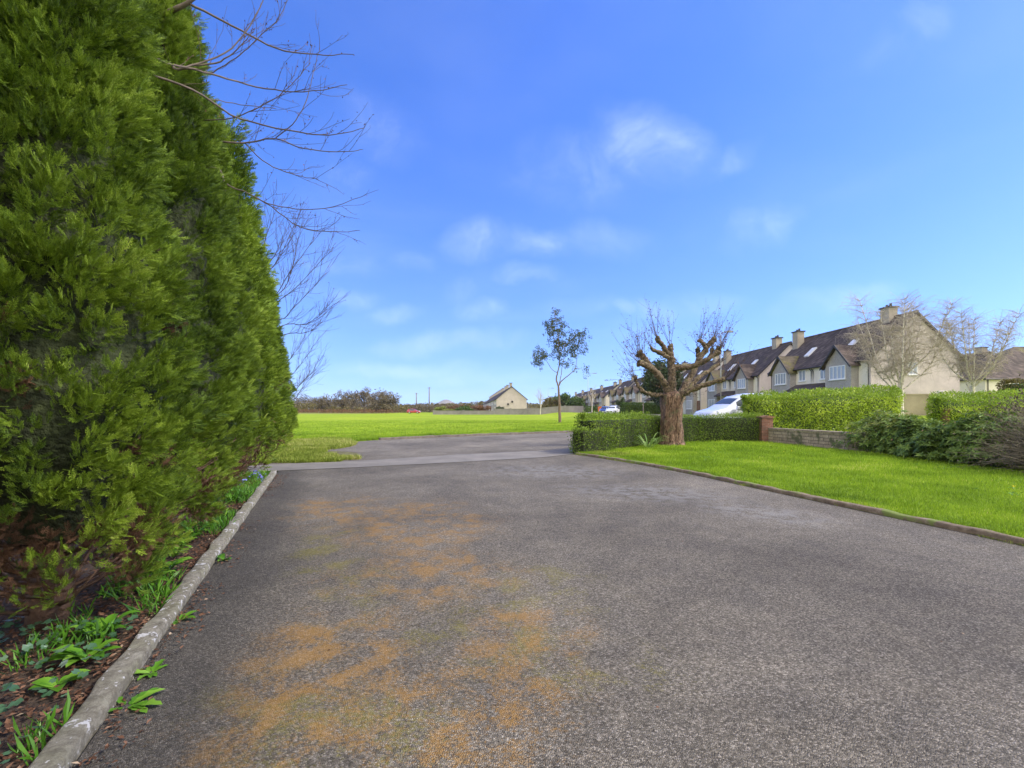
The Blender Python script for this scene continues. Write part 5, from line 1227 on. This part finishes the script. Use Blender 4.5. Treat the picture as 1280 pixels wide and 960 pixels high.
# ------------------------------------------------------------------ distant trees and shrubs
def bushy(name, x, y, z, rx, h, n, mat, seed, label, leaf=.3, trunk=1.0, cat='tree', ry=None, clumps=26, group=None, squash=1.0, bark='twig', inner=True):
    root = empty(name, (x, y, z), 0, label, cat, group); r = np.random.default_rng(seed); ry = ry or rx; hc = (h-trunk)/2
    m = MB(); m.tube([(0, 0, -.1), (.03*h, 0, trunk), (0, 0, trunk+hc)], [.035*h*.6, .03*h*.6, .01*h], 7)
    for k in range(10):
        a = r.random()*6.283; m.tube([(0, 0, trunk*.8+k*.1*hc), (math.cos(a)*rx*.45, math.sin(a)*ry*.45, trunk+hc*.7+k*.06*hc), (math.cos(a)*rx*.8, math.sin(a)*ry*.8, trunk+hc+k*.08*hc)], [.016*h, .008*h, .003*h], 4)
    m.build('trunk', M[bark], root, True)
    cd = nrm(r.normal(size=(clumps, 3)))*r.uniform(.35, .92, (clumps, 1)); cr = r.uniform(.22, .42, clumps)
    k = r.integers(0, clumps, n); g = nrm(r.normal(size=(n, 3)))*(r.random((n, 1))**.45)*cr[k][:, None]+cd[k]
    P = g*np.array([rx, ry, hc])+[0, 0, trunk+hc]; P[:, 2] = np.clip(P[:, 2], .05, None)
    rnd = np.clip(.3+.25*r.random(clumps)[k]+.4*r.random(n)+.15*g[:, 2], 0, 1)
    scatter('foliage', proto_diamond(.7), P, r.normal(size=(n, 3)), r.normal(size=(n, 3))+[0, 0, .5], leaf*(.6+.8*r.random(n)), rnd, mat, root)
    return root
p = at(829, 0, 66); bushy('evergreen_tree', p.x, 66, .6, 3.1, 7.6, 14000, M['conifer'], 71, 'dark evergreen tree with a bare trunk behind the pollarded tree', .3, 1.6, clumps=60)
p = at(776.5, 0, 100); bushy('conical_shrub', p.x, 100, .6, 1.1, 3.4, 2500, M['conifer'], 72, 'small dark conical shrub at the left end of the far hedge', .22, .1, 'shrub', clumps=14)
p = at(690, 0, 195); bushy('garden_tree', p.x, 195, 0, 6, 6.6, 5000, M['hedge_brown'], 73, 'rounded brown green tree behind the grey wall, left one', .6, .6, clumps=30)
p = at(708, 0, 190); bushy('garden_tree', p.x, 190, 0, 6, 8.0, 5000, M['hedge_far'], 74, 'green tree behind the grey wall and the young tree, beside the far roofs', .6, .6, clumps=30)
p = at(722, 0, 170); bushy('garden_tree', p.x, 170, 0, 3.5, 6.5, 3000, M['hedge_far'], 75, 'smaller green tree left of the far roofs', .5, .6, clumps=22)
SC = M['scrub']
for k, (x, d, rx, h, lab, tr_) in enumerate([(477, 165, 6.6, 8.0, 'large rounded brown scrub tree left of the red car', .4), (440, 170, 4.0, 8.3, 'leafless dark tree with a ragged crown on the far left skyline', 1.5), (427, 175, 3.2, 8.0, 'narrow leafless tree left of the ragged one', 1.5),
                              (455, 180, 3.5, 9.5, 'thin tall leafless tree rising above the brown scrub', 3), (402, 180, 3.5, 6.8, 'small leafless tree near the stone wall on the far skyline', 1)]):
    p = at(x, 0, d); bushy('bare_scrub_tree', p.x, d, 0, rx, h, 5200 if rx > 5 else 1500, SC, 80+k, lab, .42, tr_, clumps=46 if rx > 5 else 26, group='bare trees on the far side of the field')
for k, (x, d, rx, h, mt, lab) in enumerate([(558, 133, 3.4, 2.2, 'bush_yellow', 'yellow green shrub behind the low field wall'), (548, 134, 1.8, 2.0, 'bush_yellow', 'small light shrub at the left end of the low field wall'), (580, 134, 3.0, 2.3, 'hedge_far', 'green shrub behind the low field wall'),
                              (573, 137, 3.2, 3.0, 'bush_red', 'reddish shrub behind the low field wall, left of the brown one'), (592, 138, 3.6, 3.0, 'bush_red', 'brown red shrub behind the low field wall, nearest the terrace'), (604, 136, 2.6, 2.8, 'bush_red', 'brown shrub against the foot of the terrace'), (624, 133, 1.6, 2.2, 'conifer', 'small dark shrub at the corner of the terrace gable')]):
    p = at(x, 0, d); bushy('garden_shrub', p.x, d, 0, rx, h, 1400, M[mt], 90+k, lab, .3, .1, 'shrub', clumps=18, ry=1.6, group='shrubs behind the field wall')
# far wood
r = np.random.default_rng(99); segs = []
n = 42000; x = r.uniform(-150, -18, n); d = r.uniform(195, 245, n); hh = 5.2+2.2*lump(np.c_[x, d*.3, 0*x], .035, 8)+1.2*lump(np.c_[x, d*.3, 0*x], .2, 9)
hh = np.clip(hh, 2.2, 12)*(1-.5*sst(-62, -48, x)); z = hh*r.random(n)**.8; P = np.c_[x, d, z]
o = scatter('far_wood', proto_diamond(.35), P, r.normal(size=(n, 3))*[1, 1, .6]+[0, 0, .6], r.normal(size=(n, 3)), r.uniform(.4, 1.1, n), r.random(n), SC)
tag(o, 'distant belt of bare brown woodland along the skyline', 'wood', kind='stuff')
n = 9000; x = r.uniform(-150, -40, n); d = r.uniform(185, 195, n); hh = np.clip(2.2+2.6*lump(np.c_[x, d*.2, 0*x], .05, 28), .2, 6); P = np.c_[x, d, hh*r.random(n)**.8]
o = scatter('far_wood', proto_diamond(.5), P, r.normal(size=(n, 3)), r.normal(size=(n, 3)), r.uniform(.4, .9, n), r.random(n), M['hedge_brown']); tag(o, 'olive green undergrowth in front of the bare far woodland', 'undergrowth', kind='stuff')
n = 16000; x = r.uniform(-60, 130, n); d = r.uniform(330, 380, n); hh = 5+1.8*lump(np.c_[x, d*.3, 0*x], .03, 18); P = np.c_[x, d, hh*r.random(n)**.8]
o = scatter('far_wood', proto_diamond(.5), P, r.normal(size=(n, 3)), r.normal(size=(n, 3)), r.uniform(.8, 1.8, n), r.random(n), M['hedge_brown']); tag(o, 'farthest low line of trees behind the terrace and the far roofs', 'wood', kind='stuff')
n = 1800; x = r.uniform(-75, -38, n); d = r.uniform(150, 168, n); P = np.c_[x, d, r.random(n)*.9]
o = scatter('dry_reeds', proto_diamond(.2), P, r.normal(size=(n, 3))*.4+[0, 0, 1], r.normal(size=(n, 3)), r.uniform(.4, .9, n), r.random(n), M['bush_red']); tag(o, 'rust coloured dry rough growth along the left far edge of the field', 'rough grass', kind='stuff')
rn = random.Random(4)
def streettree(x, d, H, seed, label):
    cfg = dict(wob=.06, up=[.05, .1, .1, .05], taper=.6, levels=3, kids=[6, 5, 4], ang=(.3, .7), len=(.45, .7), rmin=.012, split=.04)
    p = at(x, 0, d); gen_tree('bare_tree', p.x, d, float(terr(p.x, d)), label, cfg, H*.55, .13, seed, M['birch'], M['birch_twig'])
streettree(675.5, 126, 6.6, 41, 'small pale bare tree in front of the grey field wall')
streettree(740, 118, 6.0, 42, 'small brownish bare tree beside the tall street lamp')

# ------------------------------------------------------------------ cars
def car(name, label, loc, rz, Ln, Wd, Hh, paint, hood=.62, kind='mpv', cat='car'):
    root = empty(name, loc, rz, label, cat); w = Wd/2
    # stations front (x=0) to rear (x=Ln): x, top z, half width low, half width top
    if kind == 'mpv': st = [(0, .62, .62, .55), (.06, .80, .80, .68), (.3, .93, .93, .80), (.8, 1.05, 1, .84), (1.02, 1.12, 1, .84), (1.5, 1.42, 1, .80), (1.95, 1.68, 1, .74), (2.5, 1.80, 1, .74), (3.4, 1.82, 1, .74), (4.1, 1.76, 1, .73), (4.45, 1.45, .97, .78), (4.55, 1.0, .93, .82)]
    else: st = [(0, .55, .62, .5), (.08, .68, .8, .66), (.35, .80, .93, .78), (.9, .90, 1, .80), (1.1, .93, 1, .8), (1.45, 1.14, 1, .74), (1.85, 1.38, 1, .66), (2.3, 1.46, 1, .66), (2.9, 1.45, 1, .66), (3.5, 1.32, 1, .66), (3.85, 1.02, .96, .74), (4.0, .8, .9, .8)]
    sx = Ln/st[-1][0]; sz = Hh/max(s[1] for s in st); belt = .98*sz if kind == 'mpv' else .88*sz
    def sec(s):
        x, t, wl, wt = s; x *= sx; t *= sz; bz = min(belt, t*.86); pts = [(.0, .2), (wl*w*.86, .2), (wl*w*.97, .34), (wl*w, .55*bz/.9+.05), (wl*w*.97, bz), (wt*w if t > belt*1.05 else wl*w*.9, bz+(t-bz)*.86), (wt*w*.82 if t > belt*1.05 else wl*w*.72, t*.995), (0, t*1.01)]
        return [(x, y, z) for y, z in pts]+[(x, -y, z) for y, z in pts[-2:0:-1]]
    st2 = []
    for a, b in zip(st[:-1], st[1:]):
        st2 += [a, tuple((p+q)/2 for p, q in zip(a, b))]
    st2.append(st[-1]); S_ = [sec(s) for s in st2]; k = len(S_[0]); V = np.array(S_).reshape(-1, 3); n = len(S_)
    i = np.arange(n-1)[:, None]*k+np.arange(k)[None]; j = np.arange(n-1)[:, None]*k+(np.arange(k)+1)[None] % k
    o = mesh_np('body', V, [np.stack([i.ravel(), i.ravel()+k, j.ravel()+k, j.ravel()], -1), np.array([list(range(k))]), np.array([list(range((n-1)*k, n*k))[::-1]])], M[paint], root, True)
    # glass: slightly proud patches of the same loft
    def patch(nm, xa, xb, ia, ib, inset=.0):
        idx = [q for q, s in enumerate(st2) if xa-1e-6 <= s[0] <= xb+1e-6]; vs = []; W_ = ib-ia+1
        for q in idx:
            for u in range(ia, ib+1):
                v = Vector(S_[q][u % k]); c = Vector((v.x, 0, .9*sz)); vs.append(v+(v-c).normalized()*.012)
        fs = [(a*W_+b, a*W_+b+1, (a+1)*W_+b+1, (a+1)*W_+b) for a in range(len(idx)-1) for b in range(W_-1)]
        m = MB(); m.add(vs, fs); g = m.build(nm, M['carglass'], root, True, recalc=False); return g
    a, b, c, d, e = (1.08, 1.9, 2.2, 3.9, 4.1) if kind == 'mpv' else (1.15, 1.8, 2.0, 3.35, 3.5)
    patch('windscreen', a, b, 6, 8); patch('side_window', a+.4, d, 4, 5); patch('side_window', a+.4, d, 9, 10); patch('rear_window', e, 4.45 if kind == 'mpv' else 3.85, 6, 8)
    for sg in (-1, 1):
        m = MB(); zh = .66*sz if kind != 'mpv' else .78*sz
        m.add([(.06*sx, sg*w*.5, zh-.1), (.10*sx, sg*w*.8, zh-.12), (.42*sx, sg*w*.95, zh+.06), (.42*sx, sg*w*.9, zh+.16), (.12*sx, sg*w*.72, zh+.06), (.05*sx, sg*w*.5, zh+.02)]+[(.2*sx, sg*w*.5, zh-.1), (.24*sx, sg*w*.75, zh-.12), (.5*sx, sg*w*.85, zh+.04), (.5*sx, sg*w*.8, zh+.12), (.26*sx, sg*w*.66, zh+.04), (.2*sx, sg*w*.5, zh)],
              [(0, 1, 2, 3, 4, 5)]+[(q, (q+1) % 6, (q+1) % 6+6, q+6) for q in range(6)]); m.build('headlight', M['lampglass'], root, False)
        m = MB(); m.prism([(a*sx+.25, belt+.02), (a*sx+.42, belt+.02), (a*sx+.44, belt+.17), (a*sx+.28, belt+.2)], sg*w*1.02, sg*w*1.16); m.build('mirror', M[paint], root, bevel=.02)
        for xw in (.82*sx, 3.55*sx if kind == 'mpv' else 3.2*sx):
            m = MB(); n_ = 20; R0 = .33; y0, y1 = sg*w*.80, sg*w*1.01; prof = [(R0*.62, y0), (R0, y0), (R0, y1), (R0*.62, y1)]
            vs = [(xw+r0*math.cos(q/n_*6.283), yy_, .33+r0*math.sin(q/n_*6.283)) for q in range(n_) for r0, yy_ in prof]
            fs = [(q*4+u, ((q+1) % n_)*4+u, ((q+1) % n_)*4+(u+1) % 4, q*4+(u+1) % 4) for q in range(n_) for u in range(4)]
            m.add(vs, fs); wh = m.build('wheel', M['tyre'], root, True)
            m = MB(); m.tube([(xw, sg*w*.9, .33), (xw, sg*w*.99, .33)], R0*.62, 14); m.build('rim', M['rim'], wh)
    m = MB(); m.box(-.03, .1, -w*.55, w*.55, .36*sz, .56*sz); m.build('grille', M['dark'], root, bevel=.02)
    m = MB(); m.box(-.045, -.03, -.26, .26, .40*sz, .51*sz); m.build('number_plate', M['white'], root)
    return root
p = at(876, 0, 24.6); car('parked_van', 'white people carrier with a sloping windscreen behind the low hedge', (p.x+.1, 24.9, .42), R(14), 4.7, 1.85, 1.9, 'car_white', kind='mpv', cat='car')
p = at(509, 0, 158); car('parked_car', 'small dark red hatchback on the far side of the field', (p.x+4.4, 158, -.02), R(180), 4.4, 1.75, 1.55, 'car_red', kind='hatch')
p = at(757, 0, 82); car('parked_car', 'navy blue car at the far roadside left of the conical shrub', (p.x, 84, .55), R(70), 4.1, 1.75, 1.4, 'car_blue', kind='hatch')
p = at(763, 0, 80); car('parked_car', 'distant white car beside the navy blue one', (p.x, 81, .55), R(60), 4.1, 1.75, 1.5, 'car_white', kind='hatch')
p = at(750, 0, 118); m = MB(); m.prism([(-.45, 0), (.45, 0), (.5, 1.35), (-.5, 1.35)], -.35, .35); m.prism([(-.55, 1.35), (.55, 1.35), (.5, 1.5), (-.45, 1.55)], -.42, .4); o = m.build('wheelie_bin', M['orange'], bevel=.02); o.location = (p.x, 118, .5); tag(o, 'small orange bin standing near the parked cars far down the road', 'bin')

# ------------------------------------------------------------------ sky, sun, camera
SE, SAZ = R(43), math.atan2(1, -.12)
w = bpy.data.worlds.new('World'); scene.world = w; w.use_nodes = True; nt = w.node_tree; nt.nodes.clear()
out = nt.nodes.new('ShaderNodeOutputWorld'); bg = nt.nodes.new('ShaderNodeBackground'); L(nt, bg.outputs[0], out.inputs[0])
sk = nt.nodes.new('ShaderNodeTexSky'); sk.sky_type = 'NISHITA'; sk.sun_disc = False; sk.sun_elevation = SE; sk.sun_rotation = SAZ; sk.air_density = 1.0; sk.dust_density = .3; sk.ozone_density = 2.2
tc = N(nt, 'ShaderNodeTexCoord').outputs['Generated']; sp = N(nt, 'ShaderNodeSeparateXYZ'); L(nt, tc, sp.inputs[0])
sv = N(nt, 'ShaderNodeCombineXYZ'); L(nt, sp.outputs[0], sv.inputs[0]); L(nt, sp.outputs[1], sv.inputs[1]); L(nt, math_n(nt, 'ADD', math_n(nt, 'MULTIPLY', math_n(nt, 'MAXIMUM', sp.outputs[2], 0.0), .8), .16), sv.inputs[2])
nv = N(nt, 'ShaderNodeVectorMath', operation='NORMALIZE'); L(nt, sv.outputs[0], nv.inputs[0]); L(nt, nv.outputs[0], sk.inputs[0])
zc = math_n(nt, 'ADD', math_n(nt, 'MAXIMUM', sp.outputs[2], 0.0), .10)
cb = N(nt, 'ShaderNodeCombineXYZ'); L(nt, math_n(nt, 'DIVIDE', sp.outputs[0], zc), cb.inputs[0]); L(nt, math_n(nt, 'DIVIDE', sp.outputs[1], zc), cb.inputs[1])
def cloud(loc, scale, lo, hi, det, rot=.5, st=(1, .45, 1), dist=.3):
    mp = N(nt, 'ShaderNodeMapping'); mp.inputs['Location'].default_value = loc; mp.inputs['Rotation'].default_value = (0, 0, rot); mp.inputs['Scale'].default_value = st; L(nt, cb.outputs[0], mp.inputs[0])
    return fr(nt, noise(nt, mp.outputs[0], scale, det, .5, dist), lo, hi)
# small soft fair weather wisps, each at its own bearing and height above the horizon
yy_ = math_n(nt, 'MAXIMUM', sp.outputs[1], .05); uv = N(nt, 'ShaderNodeCombineXYZ'); L(nt, math_n(nt, 'DIVIDE', sp.outputs[0], yy_), uv.inputs[0]); L(nt, math_n(nt, 'DIVIDE', sp.outputs[2], yy_), uv.inputs[1])
wn = N(nt, 'ShaderNodeTexNoise'); wn.inputs['Scale'].default_value = 6; wn.inputs['Detail'].default_value = 5; L(nt, uv.outputs[0], wn.inputs['Vector'])
wv = N(nt, 'ShaderNodeVectorMath', operation='MULTIPLY_ADD'); L(nt, wn.outputs['Color'], wv.inputs[0]); wv.inputs[1].default_value = (.17, .11, 0); wv.inputs[2].default_value = (-.085, -.055, 0)
wa = N(nt, 'ShaderNodeVectorMath', operation='ADD'); L(nt, uv.outputs[0], wa.inputs[0]); L(nt, wv.outputs[0], wa.inputs[1])
acc = None
for (x, y, rx, ry, k, ro) in [(812, 180, 70, 42, .95, -.5), (740, 210, 110, 45, .4, 0), (592, 303, 38, 22, .8, .1), (683, 300, 62, 17, .7, .1), (652, 340, 40, 11, .75, 0), (600, 390, 32, 17, .8, .1), (570, 365, 26, 18, .4, .3), (948, 290, 48, 30, .65, .3), (1045, 375, 70, 18, .6, .25), (480, 150, 60, 38, .4, -.6), (1140, 45, 80, 40, .35, .5),
                       (560, 430, 90, 12, .7, .05), (500, 462, 110, 10, .7, 0), (440, 380, 34, 12, .45, 0), (430, 332, 50, 22, .4, 0), (720, 385, 40, 14, .5, 0), (773, 386, 26, 9, .6, 0), (850, 385, 70, 16, .6, 0), (510, 325, 30, 16, .4, 0), (900, 205, 50, 20, .4, .6), (600, 470, 90, 10, .5, 0), (430, 210, 40, 30, .3, 0), (760, 295, 60, 25, .35, 0), (490, 397, 30, 8, .5, 0)]:
    mp = N(nt, 'ShaderNodeMapping', vector_type='TEXTURE'); mp.inputs['Location'].default_value = ((x-640)/600, (511-y)/600, 0); mp.inputs['Rotation'].default_value = (0, 0, ro); mp.inputs['Scale'].default_value = (rx/600*1.5, ry/600*1.5, 1); L(nt, wa.outputs[0], mp.inputs[0])
    ln = N(nt, 'ShaderNodeVectorMath', operation='LENGTH'); L(nt, mp.outputs[0], ln.inputs[0]); e = N(nt, 'ShaderNodeMapRange', interpolation_type='SMOOTHSTEP'); e.inputs['From Min'].default_value = 1; e.inputs['From Max'].default_value = .1; e.inputs['To Max'].default_value = k; L(nt, ln.outputs[1], e.inputs[0])
    acc = e.outputs[0] if acc is None else math_n(nt, 'MAXIMUM', acc, e.outputs[0])
c1 = math_n(nt, 'MULTIPLY', acc, math_n(nt, 'ADD', .18, math_n(nt, 'MULTIPLY', fr(nt, noise(nt, wa.outputs[0], 8, 8, .62, .4), .33, .78), .8)))
c2 = math_n(nt, 'MULTIPLY', cloud((5.1, 8.7, 0), 1.3, .45, .85, 6, rot=.1, st=(.8, 1, 1)), .16)
# unseen bright broken cloud, added behind the viewer as soft white fill light
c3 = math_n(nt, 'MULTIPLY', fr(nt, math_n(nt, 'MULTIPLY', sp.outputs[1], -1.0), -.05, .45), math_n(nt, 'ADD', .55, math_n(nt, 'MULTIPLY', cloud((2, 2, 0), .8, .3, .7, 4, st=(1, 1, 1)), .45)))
cl = math_n(nt, 'MAXIMUM', c1, c2)
hs_ = N(nt, 'ShaderNodeHueSaturation'); hs_.inputs['Saturation'].default_value = 1.33; hs_.inputs['Hue'].default_value = .522; hs_.inputs['Value'].default_value = 1.18; L(nt, sk.outputs[0], hs_.inputs['Color'])
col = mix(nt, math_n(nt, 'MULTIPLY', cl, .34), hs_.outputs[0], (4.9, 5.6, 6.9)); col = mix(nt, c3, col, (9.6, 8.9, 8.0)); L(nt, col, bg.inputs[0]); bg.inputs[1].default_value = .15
sd = bpy.data.lights.new('sun', 'SUN'); sd.energy = 2.6; sd.angle = R(8); sd.color = (1, .95, .86); so = bpy.data.objects.new('sun', sd); COL.objects.link(so)
dv = Vector((math.sin(SAZ)*math.cos(SE), math.cos(SAZ)*math.cos(SE), math.sin(SE))); so.rotation_euler = dv.to_track_quat('Z', 'Y').to_euler()
cam = bpy.data.cameras.new('camera'); co = bpy.data.objects.new('camera', cam); COL.objects.link(co); co.location = (0, 0, CH); co.rotation_euler = (R(90), 0, 0)
cam.lens = 36*F/1280; cam.sensor_width = 36; cam.shift_y = (HZ-480)/1280; cam.clip_end = 12000; cam.clip_start = .05
scene.camera = co
scene.view_settings.view_transform = 'Standard'; scene.view_settings.look = 'None'; scene.view_settings.exposure = .9; scene.view_settings.gamma = 1

# air: one even haze box round everything
m = bpy.data.materials.new('thin air haze'); m.use_nodes = True; nt = m.node_tree; nt.nodes.clear(); o_ = nt.nodes.new('ShaderNodeOutputMaterial'); pv = nt.nodes.new('ShaderNodeVolumePrincipled')
pv.inputs['Color'].default_value = (.86, .92, 1, 1); pv.inputs['Density'].default_value = .00011; L(nt, pv.outputs[0], o_.inputs['Volume'])
hz = MB(); hz.box(-3600, 3600, -320, 4600, -6, 140); o = hz.build('haze', m); tag(o, kind='stuff')
